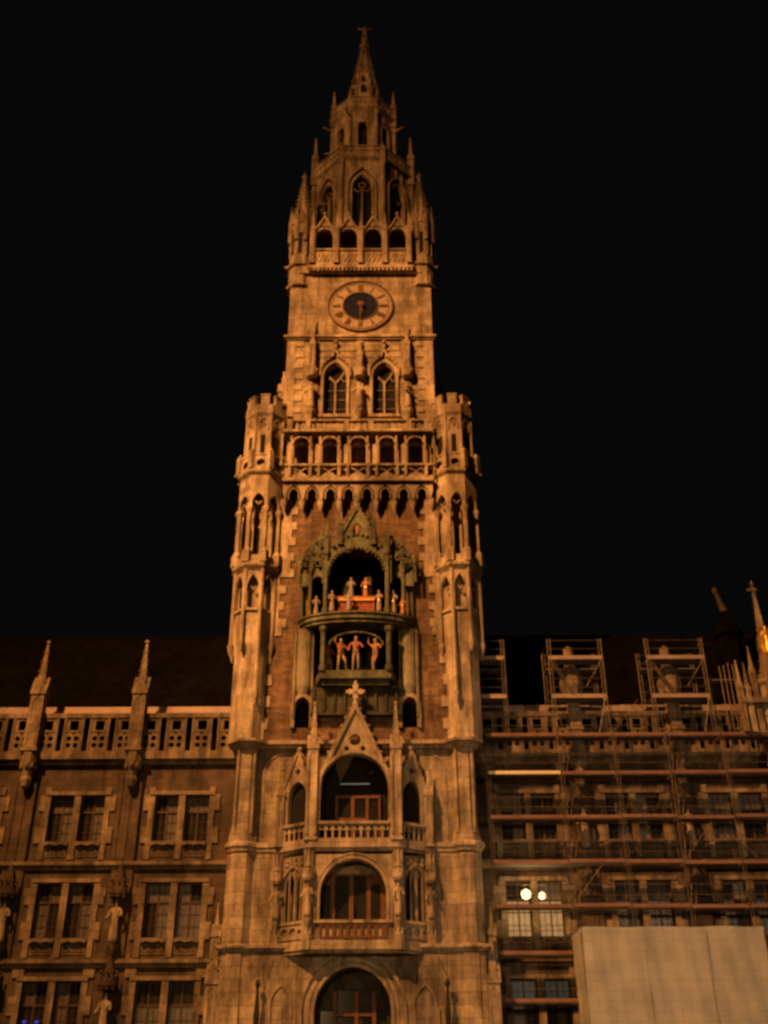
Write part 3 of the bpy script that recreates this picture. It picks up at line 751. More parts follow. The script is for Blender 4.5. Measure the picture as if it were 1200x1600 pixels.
# upper storey: open arch under a steep gable
b = MB()
b.plate(FP, [(-HC, 14.02), (-1.72, 14.02)] + arch(-1.7, 1.7, 14.03, 16.65, 18.3, 9) + [(1.72, 14.02), (HC, 14.02), (HC, 17.0), (1.72, 17.15), (0, 20.75), (-1.72, 17.15), (-HC, 17.0)], [circ(-.0, 19.1, .3, 10), circ(-.42, 18.65, .14, 8), circ(.42, 18.65, .14, 8)], -.35, 0)
part(b, 'porch_gable', 'pale')
b = MB()
b.band(FP, [(-1.95, 16.75), (0, 20.95)], .2, -.45, .14); b.band(FP, [(1.95, 16.75), (0, 20.95)], .2, -.449, .141)
b.band(FP, arch(-1.78, 1.78, 14.1, 16.65, 18.45, 9), .15, 0, .12)
for s in (-1, 1):
    for i in range(9):
        t = (i + .5) / 9; b.blob(FP.p(s * (1.95 * (1 - t) + .14), -.1, 16.75 + 4.2 * t + .08), .12, .12, .1)
part(b, 'gable_coping', 'stone')
b = MB(); p = FP.p(0, -.15, 0); zf = 21.75
b.lathe(p.x, p.y, [(.1, 20.8), (.14, 21.1), (.07, 21.3), (.07, 22.3), (.02, 22.4)], 6)
F = FP
for a in range(4):
    an = a * math.pi / 2; d = Vector((math.sin(an), math.cos(an))); n = Vector((d.y, -d.x))
    q = [n * .07, n * .16 + d * .32, d * .50, -n * .16 + d * .32, -n * .07]; b.plate(F, [(v.x, zf + v.y) for v in q], [], -.24, -.06)
    b.blob(F.p(d.x * .42, -.15, zf + d.y * .42), .12)
b.blob(F.p(0, -.12, zf), .16)
part(b, 'cross_finial', 'pale')
for s, F in ((-1, FL), (1, FR)):
    b = MB()
    b.plate(F, [(-LS + .02, 14.02), (-.58, 14.02)] + arch(-.56, .56, 14.03, 16.3, 17.1, 7) + [(.58, 14.02), (LS - .02, 14.02), (LS - .02, 16.8), (.7, 16.9), (0, 18.5), (-.7, 16.9), (-LS + .02, 16.8)], [circ(0, 17.6, .16, 8)], -.3, -.01)
    for q in (-1, 1):
        b.band(F, [(q * .85, 16.75), (0, 18.65)], .12, -.34, .08)
        for i in range(5): b.blob(F.p(q * (.85 - .8 * (i + .5) / 5 + .08), 0, 16.8 + 1.8 * (i + .5) / 5), .08)
    b.blob(F.p(0, -.1, 18.8), .14)
    part(b, 'side_gable', 'stone')
    b = MB(); x = C + s * (HC + .03); b.pinnacle(x, YP + .05, 14.0, 21.2, .26, 18.7)
    for du in (-.22, .22): b.tube((x + du, YP - .26, 14.3), (x + du, YP - .26, 18.2), .05)
    part(b, 'porch_pinnacle', 'pale')
    b = MB(); b.pinnacle(C + s * HS, YS - .1, 13.9, 17.9, .19, 16.5); part(b, 'porch_pinnacle', 'stone')
b = MB()
for F, h in ((FP, 1.75), (FL, .9), (FR, .9)):
    b.ob(F, -h, h, 14.78, 14.92, -.2, .22)
    n = int(h / .3); n *= 2; q = 2 * h / n; b.plate(F, rect(-h, h, 14.02, 14.77), [rect(-h + i * q + .05, -h + (i + 1) * q - .05, 14.12, 14.5) for i in range(n)] + [circ(-h + (i + .5) * q, 14.63, .09, 6) for i in range(n)], .04, .12)
part(b, 'balustrade', 'stone')
b = MB(); b.ob(Frame(C, 53.6), -.75, .75, 17.0, 17.05, 0, .05); part(b, 'balcony_lamp', 'tube')
for s in (-1, 1):       # carved brackets at the tower corners, low down
    b = MB()
    x = C + s * 6.55; y = 53.9
    b.pinnacle(x, y, 4.6, 9.9, .30, 7.8); b.lathe(x, y, [(.05, 3.8), (.3, 4.3), (.4, 4.6)], 6); b.pinnacle(x + s * .1, y + .5, 8, 11.4, .2, 9.9)
    part(b, 'corner_canopy', 'stone')

# =================================================================== CARILLON
G = thing('carillon_stage', 'green copper two-level carillon stage projecting from the middle of the brick tower wall', 'carillon', (C, 53.4, 22.5))
def curve(hw, yb, yf, n=14):
    return [(C + hw * math.sin(t), yb - (yb - yf) * math.cos(t)) for t in [(-.5 + i / n) * math.pi for i in range(n + 1)]]
def cslab(b, hw, yb, yf, z0, z1, hw1=None, yf1=None):
    A = curve(hw, yb, yf); B = curve(hw1 or hw, yb, yf1 or yf); n = len(A); k = len(b.v)
    b.v += [Vector((x, y, z0)) for x, y in A] + [Vector((x, y, z1)) for x, y in B]
    b.f += [tuple(k + i for i in reversed(range(n))), tuple(k + n + i for i in range(n))] + [(k + i, k + (i + 1) % n, k + n + (i + 1) % n, k + n + i) for i in range(n)]; b.m += [0] * (n + 2)
b = MB(); cslab(b, 3.2, 53.98, 52.62, 25.95, 26.2); cslab(b, 3.05, 53.97, 52.75, 25.75, 25.948); cslab(b, 3.3, 53.99, 52.52, 26.2, 26.3); part(b, 'upper_floor', 'copper', G)
b = MB(); fl = [(-2.2, 53.97), (-1.9, 52.85), (1.9, 52.85), (2.2, 53.97)]; k = len(b.v); b.v += [Vector((C + x, y, 22.5)) for x, y in fl] + [Vector((C + x, y, 22.95)) for x, y in fl]; b.f += [(3, 2, 1, 0), (4, 5, 6, 7), (0, 1, 5, 4), (1, 2, 6, 5), (2, 3, 7, 6), (3, 0, 4, 7)]; b.m += [0] * 6; b.box(C - 1.8, C + 1.8, 53.1, 53.98, 22.2, 22.498); part(b, 'lower_floor', 'copper', G)
b = MB(); b.box(C - 2.35, C + 2.35, 53.55, 53.99, 20.9, 22.2)
for i in range(9): b.box(C - 2.3 + i * .55, C - 2.18 + i * .55, 53.45, 53.549, 20.9, 22.19)
b.box(C - 2.4, C + 2.4, 53.5, 53.99, 20.7, 20.898); part(b, 'lower_panel', 'dcopper', G)
b = MB(); b.box(C - 2.7, C + 2.7, 54.0, 57.2, 22.75, 22.93); b.box(C - 2.7, C + 2.7, 54.0, 57.2, 25.6, 26.1); part(b, 'inner_floor', 'dark', G)
b = MB(); cslab(b, 1.2, 56.6, 55.4, 22.94, 25.3); part(b, 'backdrop', 'copper', G)
for s in (-1, 1):
    for u, y, z0, z1, r in ((1.78, 52.95, 22.9, 25.5, .14), (1.72, 52.95, 26.3, 30.2, .13), (2.62, 53.45, 26.3, 29.3, .1), (3.1, 53.85, 26.3, 29.0, .1)):
        b = MB(); b.lathe(C + s * u, y, [(r * 1.5, z0), (r * 1.5, z0 + .25), (r, z0 + .4), (r, z1 - .35), (r * 1.6, z1 - .2), (r * 1.6, z1)], 8); part(b, 'stage_column', 'copper', G)
    # stone side ribs that carry the stage
    b = MB(); b.lathe(C + s * 2.86, 54.0, [(.30, 21.95), (.42, 22.4), (.46, 23.2), (.46, 25.4), (.52, 25.7)], 14, sy=.8)
    b.tube((C + s * 3.33, 53.8, 20.6), (C + s * 3.33, 53.8, 25.7), .09)
    b.tube((C + s * 2.38, 53.8, 22.2), (C + s * 2.38, 53.8, 25.7), .06)
    part(b, 'stage_rib', 'pstone', G)
    b = MB(); F = Frame(C, 53.3)
    b.plate(Frame(C, 53.45), [(s * 1.8, 28.3)] + [(s * u, z) for u, z in ((1.95, 28.75), (2.2, 28.9), (2.45, 28.75), (2.58, 28.3), (3.2, 28.2), (3.2, 29.6), (2.6, 30.6), (1.8, 30.9))], [circ(s * 2.35, 29.9, .26, 8), circ(s * 2.9, 29.2, .16, 8), circ(s * 2.05, 29.35, .14, 8)], -.12, 0)
    for z in (29.6, 30.2): 
        for i in range(5): b.blob((C + s * (1.9 + .33 * i + random.uniform(-.08, .08)), 53.35, z + 1.0 - .32 * i + random.uniform(-.1, .1)), .13, .1, .15)
    b.band(Frame(C, 53.4), [(s * 3.3, 28.4), (s * 3.3, 29.6), (s * 2.9, 30.4), (s * 2.3, 31.1), (s * 1.7, 31.5)], .12, 0, .14)
    for i in range(26):
        u = random.uniform(1.8, 3.3); zt = 31.6 - 1.05 * (u - 1.7) ** 1.3
        z = random.uniform(29.4, zt); p = Frame(C, 53.3).p(s * u, random.uniform(0, .12), z)
        if i % 2: b.blob(p, .09, .08, .13)
        else: b.band(Frame(C, 53.35), circ(s * u, z, .14, 7), .05, .02 + .002 * i, .08 + .002 * i, True)
    for u, zt in ((2.1, 32.0), (2.95, 31.0), (3.3, 30.5)): p = Frame(C, 53.35).p(s * u, 0, 0); b.pinnacle(p.x, p.y, 29.4, zt, .07, zt - .8)
    part(b, 'side_canopy', 'copper', G)
F = Frame(C, 52.95)
b = MB()
top = arch(-1.66, 1.66, 28.2, 28.9, 30.45, 10)
b.plate(F, [(-1.95, 28.2)] + top + [(1.95, 28.2), (1.95, 29.6), (1.5, 30.6), (.95, 31.1), (-.95, 31.1), (-1.5, 30.6), (-1.95, 29.6)], [circ(s * 1.2, 30.35, .13, 8) for s in (-1, 1)] + [circ(s * 1.62, 29.75, .1, 8) for s in (-1, 1)], -.15, 0)
b.band(F, top[1:-1], .12, 0, .12)
for i in range(1, len(top) - 2): b.blob(F.p(top[i][0] * .93, .05, top[i][1] - .12), .09)
for i in range(15):
    t = (i / 14 - .5) * 2; b.blob(F.p(t * 1.9, .02, 31.3 - 1.5 * t * t), .12, .1, .14)
part(b, 'main_arch', 'copper', G)
b = MB()
b.plate(F, [(-.95, 31.1), (.95, 31.1), (0, 33.0)], [arch(-.3, .3, 31.15, 31.6, 32.05, 5)], -.12, 0)
for s in (-1, 1):
    b.band(F, [(s * 1.05, 31.0), (0, 33.15)], .13, -.15, .1)
    for i in range(6): b.blob(F.p(s * (1.05 * (1 - (i + .5) / 6) + .1), 0, 31.1 + 2.05 * (i + .5) / 6), .1)
    p = F.p(s * .95, 0, 0); b.pinnacle(p.x, p.y, 30.6, 33.4, .13, 32.0)
    p = F.p(s * 1.72, 0, 0); b.pinnacle(p.x, p.y, 30.2, 32.3, .12, 31.2)
    p = F.p(s * 2.6, -.45, 0); b.pinnacle(p.x, p.y, 29.3, 31.2, .1, 30.2)
    b.band(F, [(s * 1.0, 31.0), (s * 1.4, 31.25), (s * 1.7, 31.7)], .08, -.1, 0)
p = F.p(0, 0, 0); b.lathe(p.x, p.y, [(.05, 32.8), (.12, 33.1), (.05, 33.3), (.04, 33.9), (.01, 34.1)], 6); b.blob((p.x, p.y, 33.5), .16, .1, .1)
part(b, 'crowning_gable', 'copper', G)
b = MB()       # hoop and lambrequin under the upper floor
pts = [(1.45 * math.cos(a), 24.55 + .75 * math.sin(a)) for a in [math.pi * i / 12 for i in range(13)]]
b.band(Frame(C, 53.2), pts, .07, 0, .06)
for a, z in pts: b.blob(Frame(C, 53.2).p(a, .03, z), .07)
part(b, 'garland', 'copper', G)
b = MB()
b.box(C - 1.0, C + 1.0, 53.3, 54.4, 26.35, 27.35, 0)
for i in range(14): b.lathe(C - .95 + i * .146, 53.29, [(.055, 26.35), (.05, 27.33)], 6)
b.box(C - 1.08, C + 1.08, 53.2, 54.5, 27.36, 27.5, 0)
part(b, 'royal_box', 'red', G)
b = MB(); b.ob(Frame(C, 53.2), -1.02, 1.02, 27.2, 27.35, .02, .05); b.ob(Frame(C, 53.2), -1.02, 1.02, 26.36, 26.44, .05, .1); part(b, 'gold_trim', 'gold', G)
b = MB()
for s in (-1, 1): b.lathe(C + s * .62, 54.2, [(.3, 27.5), (.3, 28.9), (.05, 29.3)], 6)
part(b, 'throne', 'dcopper', G)

# ------------------------------------------------------------------ figures: one skinned body each
def body(name, J, E, colour, mats, parent=None, root=0, sub=1):
    me = bpy.data.meshes.new('t'); me.from_pydata([j[:3] for j in J], E, []); me.update()
    o = bpy.data.objects.new('t', me); COL.objects.link(o)
    md = o.modifiers.new('s', 'SKIN'); md.use_smooth_shade = True
    for i, j in enumerate(J):
        sv = me.skin_vertices[0].data[i]; sv.radius = (j[3], j[4] if len(j) > 4 else j[3]); sv.use_root = (i == root)
    sd = o.modifiers.new('d', 'SUBSURF'); sd.levels = sub; sd.render_levels = sub
    dg = bpy.context.evaluated_depsgraph_get(); dg.update()
    m2 = bpy.data.meshes.new_from_object(o.evaluated_get(dg)); m2.name = name
    bpy.data.objects.remove(o); bpy.data.meshes.remove(me)
    m2.materials.clear()
    for k in mats: m2.materials.append(M[k])
    for p in m2.polygons: p.material_index = colour(p.center); p.use_smooth = True
    r = bpy.data.objects.new(name, m2); COL.objects.link(r); r.parent = parent; return r
def man(name, pose, colour, mats, h=1.0):
    """pose gives the joints: hands, elbows, knees, feet"""
    J = [(0, 0, .95, .13), (0, 0, 1.15, .12), (0, 0, 1.36, .14, .11), (0, 0, 1.5, .055), (0, -.01, 1.60, .10), (0, -.01, 1.70, .095), (0, -.01, 1.79, .06)]
    E = [(0, 1), (1, 2), (2, 3), (3, 4), (4, 5), (5, 6)]
    for s in (-1, 1):
        q = pose['R' if s < 0 else 'L']; k = len(J)
        J += [(s * .19, 0, 1.40, .07), (*q['elbow'], .05), (*q['hand'], .035), (s * .1, 0, .88, .09), (*q['knee'], .065), (*q['foot'], .045), (q['foot'][0], q['foot'][1] - .16, q['foot'][2] - .03, .04)]
        E += [(2, k), (k, k + 1), (k + 1, k + 2), (0, k + 3), (k + 3, k + 4), (k + 4, k + 5), (k + 5, k + 6)]
    J = [tuple(v * h for v in j) for j in J]
    return body(name, J, E, colour, mats)
def robed(name, colour, mats, h=1.0, arm=.3):
    """standing robed figure, one arm bent forward"""
    J = [(0, 0, .95, .17, .15), (0, 0, 1.15, .14, .12), (0, 0, 1.36, .17, .12), (0, 0, 1.5, .06), (0, -.02, 1.61, .10), (0, -.02, 1.71, .095), (0, 0, 1.8, .06), (0, 0, .6, .20, .17), (0, 0, .3, .23, .2), (0, 0, .03, .27, .23)]
    E = [(0, 1), (1, 2), (2, 3), (3, 4), (4, 5), (5, 6), (0, 7), (7, 8), (8, 9)]
    for s in (-1, 1):
        k = len(J); J += [(s * .21, 0, 1.38, .08), (s * .29, -.04, 1.12, .07), (s * (.12 if s > 0 else arm), -.26, 1.15 if s > 0 else 1.0, .04)]; E += [(2, k), (k, k + 1), (k + 1, k + 2)]
    J = [tuple(v * h for v in j) for j in J]
    return body(name, J, E, colour, mats)
def dress(waist, neck, h=1.0):
    def f(c):
        z = c.z / h
        if z > 1.76: return 3
        if z > neck: return 2
        if abs(z - 1.0) < .05 or z < .12: return 3
        if z < waist and abs(c.x) < .09 * h and c.y < 0: return 1
        return 0 if z < waist else (1 if abs(c.x) < .15 * h else 0)
    return f

# stone statues on the tower
st = robed('statue', lambda c: 0, ['stone'], 1.25, .32); st.location = FS.p(-3.12, .38, 41.42)
TL = 'stone statue in robes on a console %s the tall shaft windows under the clock'
tag(st, TL % 'left of', 'statue', 'statues on the tower shaft')
for u, wd in ((0, 'between'), (3.12, 'right of')):
    c = st.copy(); COL.objects.link(c); c.location = FS.p(u, .38, 41.42); c.rotation_euler.z = .3 * u; tag(c, TL % wd, 'statue', 'statues on the tower shaft')
# gilded figure on the spire
kd = man('spire_figure', {'R': dict(elbow=(-.42, 0, 1.4), hand=(-.62, -.05, 1.62), knee=(-.12, 0, .48), foot=(-.12, 0, .06)), 'L': dict(elbow=(.42, 0, 1.38), hand=(.62, -.05, 1.5), knee=(.12, 0, .48), foot=(.12, 0, .06))}, lambda c: 0, ['gold'], 1.1)
kd.location = (C, 60, 85.93); tag(kd, 'small gilded figure with spread arms on the very tip of the tower spire', 'statue')
# statues on the porch piers
for s, wd in ((-1, 'left'), (1, 'right')):
    for u, y, dz, wh in ((HC + .08, YP - .2, 10.38, 'inner'), (HS, YS - .32, 10.38, 'outer')):
        c = st.copy(); COL.objects.link(c); c.location = (C + s * u, y, dz); c.scale = (.74,) * 3; c.rotation_euler.z = s * .3
        tag(c, f'small stone saint under a canopy on the {wh} pier {wd} of the lower porch arch', 'statue', 'saints on the porch piers')
# coopers dancing on the lower stage
def dancer(arms, kick, cm):
    k = kick
    P = {'R': dict(elbow=(-.36, -.08, 1.52 if arms else 1.2), hand=(-.30, -.15, 1.85 if arms else 1.0), knee=(-.12, -.05, .5), foot=(-.14, .02, .07)),
         'L': dict(elbow=(.38, -.06, 1.18), hand=(.30, -.22, 1.1), knee=(.12 + .08 * k, -.18 * abs(k), .5), foot=(.12 + .22 * k, .05, .12))}
    cm = cm + ['copper']
    return man('dancer', P, lambda c: (4 if c.z > 1.86 else 2) if c.z > 1.64 else ((4 if abs(c.z - .98) < .05 or (abs(c.x) < .05 and c.y < 0) else 0) if c.z > .85 else (1 if c.z > .5 else 3)), cm, 1.08)
gp = 'dancing figures on the lower carillon stage'
d = dancer(1, 1, ['cred', 'cyel', 'skin', 'cwht']); d.location = (C - .82, 53.05, 22.95); d.rotation_euler.z = .4; tag(d, 'painted dancer in red jacket and ochre breeches at left of the lower carillon stage', 'figurine', gp)
d = dancer(0, 0, ['cred', 'skin', 'skin', 'cwht']); d.location = (C + .0, 52.95, 22.95); d.scale = (1, 1, 1.05); tag(d, 'painted dancer in salmon red suit standing at the middle of the lower carillon stage', 'figurine', gp)
d = dancer(1, -1, ['cred', 'cred', 'skin', 'cwht']); d.location = (C + 1.05, 53.05, 22.95); d.rotation_euler.z = -.5; tag(d, 'painted dancer in red with one arm raised at right of the lower carillon stage', 'figurine', gp)
d = dancer(0, .4, ['cred', 'cyel', 'skin', 'cred']); d.location = (C - 1.5, 53.4, 22.95); d.rotation_euler.z = 1.0; tag(d, 'painted dancer in shadow beside the left copper column of the lower stage', 'figurine', gp)
# court and attendants on the upper stage
gp = 'court figures on the upper carillon stage'
for x, y, z, cm, h, lab, rz in ((-.33, 53.75, 27.5, ['cwht', 'cwht', 'skin'], .8, 'pale robed figure at left behind the red draped box of the upper carillon stage', .1),
                       (.5, 53.75, 27.5, ['cred', 'cred', 'skin'], .8, 'red robed figure at right behind the red draped box of the upper carillon stage', -.1),
                       (-1.35, 52.9, 26.3, ['cblu', 'cyel', 'skin'], .78, 'attendant in ochre and blue standing left of the red draped box', .5),
                       (-.42, 52.8, 26.3, ['cblu', 'cwht', 'skin'], .74, 'grey and white herald standing in front of the red draped box', 0),
                       (1.25, 52.9, 26.3, ['cred', 'cblu', 'skin'], .78, 'attendant in red and blue standing right of the red draped box', -.4),
                       (-2.25, 53.35, 26.3, ['cred', 'cblu', 'skin'], .72, 'dark red figure in the left side opening of the upper carillon stage', .3),
                       (2.05, 53.2, 26.3, ['cwht', 'cwht', 'skin'], .85, 'cream robed figure in the right side opening of the upper carillon stage', -.2),
                       (2.55, 53.2, 26.3, ['cyel', 'cred', 'skin'], .6, 'short ochre and red figure at the far right end of the upper carillon stage', -.5)):
    o = robed('court_figure', dress(.75, 1.52, h), cm + ['gold' if x > 0 else 'cblu'], h); o.location = (C + x, y, z); o.rotation_euler.z = rz; tag(o, lab, 'figurine', gp)
o = robed('niche_figure', dress(.7, 1.52, .45), ['cred', 'cred', 'skin', 'cyel'], .45); o.location = (C, 52.95, 31.16); tag(o, 'tiny red figure in the niche of the crowning copper gable', 'figurine')

# =================================================================== WINGS
def wing(name, label, x0, x1, piers, wins, lit=(), YW=56.5, fat=(), ridge=30.5):
    W = thing(name, label, 'building', ((x0 + x1) / 2, YW + 6, 0)); F = Frame(0, YW)
    def pt(b, n, m, par=None): return b.build(n, m, par or W)
    hs = []; rows = ((5.0, 8.15), (10.1, 12.8), (14.85, 17.3))
    for u in wins:
        for z0, z1 in rows:
            for du in (-.82, .82): hs.append(rect(u + du - .63, u + du + .63, z0, z1))
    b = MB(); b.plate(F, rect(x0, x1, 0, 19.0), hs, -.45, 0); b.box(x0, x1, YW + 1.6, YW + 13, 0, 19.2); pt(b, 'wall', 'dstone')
    b = MB(); b.box(x0, x1, YW + 2.3, YW + 12.9, 19.2, 22.25); pt(b, 'attic_wall', 'roof')  # shade behind the balustrade put into this wall's near-black colour
    b = MB(); b.box(x0, x1, YW - .1, YW + 2.29, 19.2, 19.4); pt(b, 'gutter_walk', 'roof')
    b = MB(); b.box(x0 + .1, x1 - .1, YW + 1.35, YW + 1.5, 0, 18.9); pt(b, 'inner_wall', 'dark')
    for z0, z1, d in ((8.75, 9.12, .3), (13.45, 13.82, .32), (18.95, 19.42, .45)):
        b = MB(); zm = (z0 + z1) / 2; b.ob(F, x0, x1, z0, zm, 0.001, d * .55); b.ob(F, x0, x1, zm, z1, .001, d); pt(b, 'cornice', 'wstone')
    for u in wins:
        for r, (z0, z1) in enumerate(rows):
            lt = lit.get((wins.index(u), r)) if lit else None
            b = MB()
            for du in (-.82, .82):
                c = u + du; mi = 0
                for p0, p1 in ((-.60, -.02), (.02, .60)):
                    zt = z0 + (z1 - z0) * .66
                    b.ob(F, c + p0, c + p1, z0, zt, -.36, -.33, (1 if lt == 'lit' else (2 if random.random() < .5 else 0)))
                    b.ob(F, c + p0, c + p1, zt, z1, -.36, -.33, (1 if lt == 'litdim' else (2 if random.random() < .3 else 0)))
            o = pt(b, 'window', ['glass', lt or 'glass', 'curtain'])
            b = MB()
            for du in (-.82, .82):
                c = u + du; zt = z0 + (z1 - z0) * .66
                for q in (-.60, 0, .60): b.ob(F, c + q - .035, c + q + .035, z0, z1, -.325, -.26)
                for q in (z0 + .03, zt, z1 - .03): b.ob(F, c - .6, c + .6, q - .045, q + .045, -.326, -.25)
                for q in (-.3, .3): b.ob(F, c + q - .012, c + q + .012, z0, z1, -.327, -.29)
                for q in (.22, .44, .83): zq = z0 + (z1 - z0) * q; b.ob(F, c - .6, c + .6, zq - .012, zq + .012, -.327, -.29)
            pt(b, 'frame', 'dwood', o)
            b = MB()
            b.ob(F, u - .17, u + .17, z0 - .9, z1, .001, .12)
            for s in (-1, 1):
                z = z0 - .9; k = 0
                while z < z1 + .15:
                    e = 1.75 + (.28 if (k // 2) % 2 else 0) + (.06 if r == 1 and z > z1 - .9 else 0)
                    a, c = sorted((u + s * 1.46, u + s * e)); b.ob(F, a, c, z, z + .41, .001, .1); z += .42; k += 1
            b.ob(F, u - 1.75, u + 1.75, z1 + .001, z1 + .2, .002, .16)
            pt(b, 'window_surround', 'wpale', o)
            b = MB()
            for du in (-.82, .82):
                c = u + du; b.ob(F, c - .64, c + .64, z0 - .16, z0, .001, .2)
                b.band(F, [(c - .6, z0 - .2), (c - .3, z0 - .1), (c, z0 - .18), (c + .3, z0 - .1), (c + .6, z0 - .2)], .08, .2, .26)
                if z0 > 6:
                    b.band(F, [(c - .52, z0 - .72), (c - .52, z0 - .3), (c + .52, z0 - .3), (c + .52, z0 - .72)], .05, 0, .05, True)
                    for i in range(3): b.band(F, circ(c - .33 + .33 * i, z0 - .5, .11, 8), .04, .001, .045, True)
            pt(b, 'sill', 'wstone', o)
    # balustrade
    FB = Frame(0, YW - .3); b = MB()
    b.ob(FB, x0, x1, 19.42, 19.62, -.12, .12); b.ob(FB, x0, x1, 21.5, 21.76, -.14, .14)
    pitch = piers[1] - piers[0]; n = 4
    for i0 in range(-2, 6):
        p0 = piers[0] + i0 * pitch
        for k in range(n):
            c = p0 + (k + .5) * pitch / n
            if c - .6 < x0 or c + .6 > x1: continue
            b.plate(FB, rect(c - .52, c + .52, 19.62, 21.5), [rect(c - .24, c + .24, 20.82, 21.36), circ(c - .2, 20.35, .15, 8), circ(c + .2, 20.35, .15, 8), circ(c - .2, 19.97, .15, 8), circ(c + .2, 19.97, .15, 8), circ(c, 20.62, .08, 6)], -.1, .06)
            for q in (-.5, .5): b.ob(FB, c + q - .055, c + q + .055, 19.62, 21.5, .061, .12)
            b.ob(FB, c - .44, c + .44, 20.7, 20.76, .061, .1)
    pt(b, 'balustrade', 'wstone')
    # piers with pinnacles and canopied statues
    for i, u in enumerate(piers):
        b = MB()
        if i in fat: 
            b.pinnacle(u, YW - .55, 19.5, 25.6, .30, 22.7); b.lathe(u, YW - .55, [(.3, 22.1), (.42, 22.4), (.62, 23.1), (.60, 23.6), (.4, 24.1), (.28, 24.3), (.26, 25.3), (.3, 25.4)], 8)
        else: b.pinnacle(u, YW - .55, 19.5, 26.1, .36, 22.9)
        for k in range(8): a = k * math.pi / 4; b.blob((u + .4 * math.sin(a), YW - .55 - .4 * math.cos(a), 22.75), .11, .11, .15)
        b.ob(Frame(u, YW - .55), -.38, .38, 20.55, 20.75, -.38, .38)
        b.lathe(u, YW - .5, [(.06, 17.5), (.2, 17.65), (.3, 18.0), (.22, 18.2), (.26, 18.4), (.42, 18.9), (.44, 19.5)], 8)
        for k in range(8): a = k * math.pi / 4; b.blob((u + .36 * math.sin(a), YW - .5 - .36 * math.cos(a), 18.75), .12, .12, .2)
        pt(b, 'pinnacle', 'wpale')
        b = MB()
        b.ob(F, u - .5, u + .5, 13.83, 18.25, .001, .18)
        for q in (-.5, 0, .5): b.tube((u + q, YW - .2, 13.9), (u + q, YW - .2, 18.2), .06)
        pt(b, 'wall_pier', 'dstone')
        b = MB(); b.ob(F, u - .55, u + .55, 9.13, 13.4, .001, .16); pt(b, 'wall_pier', 'dstone')
        # canopy of the lower tier
        for zc, hh in ((12.2, 1.3), (7.9, 1.2)):
            b = MB()
            b.lathe(u, YW - .45, [(.35, zc - .2), (.42, zc), (.3, zc + .3), (.1, zc + hh), (.02, zc + hh + .2)], 8)
            for k in range(8):
                Fk = Frame(u, YW - .45, k * math.pi / 4); b.plate(Fk, [(-.17, zc - .05), (.17, zc - .05), (0, zc + .55)], [], .34, .42); b.blob(Fk.p(0, .4, zc + .6), .08); b.blob(Fk.p(.1, .36, zc - .2), .07)
            pt(b, 'statue_canopy', 'dstone')
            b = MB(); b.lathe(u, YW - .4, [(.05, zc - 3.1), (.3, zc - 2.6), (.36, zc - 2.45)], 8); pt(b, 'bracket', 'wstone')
    # eaves and roof
    b = MB(); b.box(x0, x1, YW + 1.3, YW + 1.6, 22.15, 22.75)
    pt(b, 'gutter', 'gutter')
    b = MB(); k = len(b.v)
    b.v += [Vector(q) for q in ((x0, YW + 1.61, 22.6), (x1, YW + 1.61, 22.6), (x1, YW + 9, ridge), (x0, YW + 9, ridge), (x0, YW + 14, 22.6), (x1, YW + 14, 22.6), (x0, YW + 1.61, 22.2), (x1, YW + 1.61, 22.2), (x1, YW + 14, 22.2), (x0, YW + 14, 22.2))]
    b.f += [(0, 1, 2, 3), (3, 2, 5, 4), (6, 9, 8, 7), (0, 6, 7, 1), (4, 5, 8, 9), (0, 3, 4, 9, 6), (1, 7, 8, 5, 2)]; b.m += [0] * 7
    pt(b, 'roof', 'roof')
    return W
PL = [-13.6, -19.25, -24.9, -30.55][::-1]; WL = [-10.85, -16.42, -22.1, -27.7]
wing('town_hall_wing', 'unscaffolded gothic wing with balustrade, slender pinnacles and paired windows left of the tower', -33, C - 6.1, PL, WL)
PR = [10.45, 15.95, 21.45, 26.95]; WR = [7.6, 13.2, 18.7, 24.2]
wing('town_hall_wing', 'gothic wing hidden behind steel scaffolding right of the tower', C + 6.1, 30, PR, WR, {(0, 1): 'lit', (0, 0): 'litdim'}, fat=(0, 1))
# statues between the windows
gl = 'statues standing between wing windows'
for u, rw, lab in ((-13.6, 9.75, 'stone statue under a dark canopy on the wing pier nearest the tower, upper of two'), (-19.25, 9.75, 'stone statue under a canopy on the wing pier near the left edge, upper of two'),
               (-13.6, 5.45, 'pale stone statue on the wing pier nearest the tower, at the bottom edge'), (-19.25, 5.45, 'stone statue low on the left wing near the bottom left corner'),
               (10.45, 14.3, 'stone figure on the scaffolded wall pier nearest the tower'), (15.95, 14.3, 'stone figure on the scaffolded wall pier above the tarpaulin box')):
    c = st.copy(); COL.objects.link(c); c.location = (u, 56.05, rw); c.scale = (.95,) * 3; c.rotation_euler.z = .2 * math.sin(u); tag(c, lab, 'statue', gl)

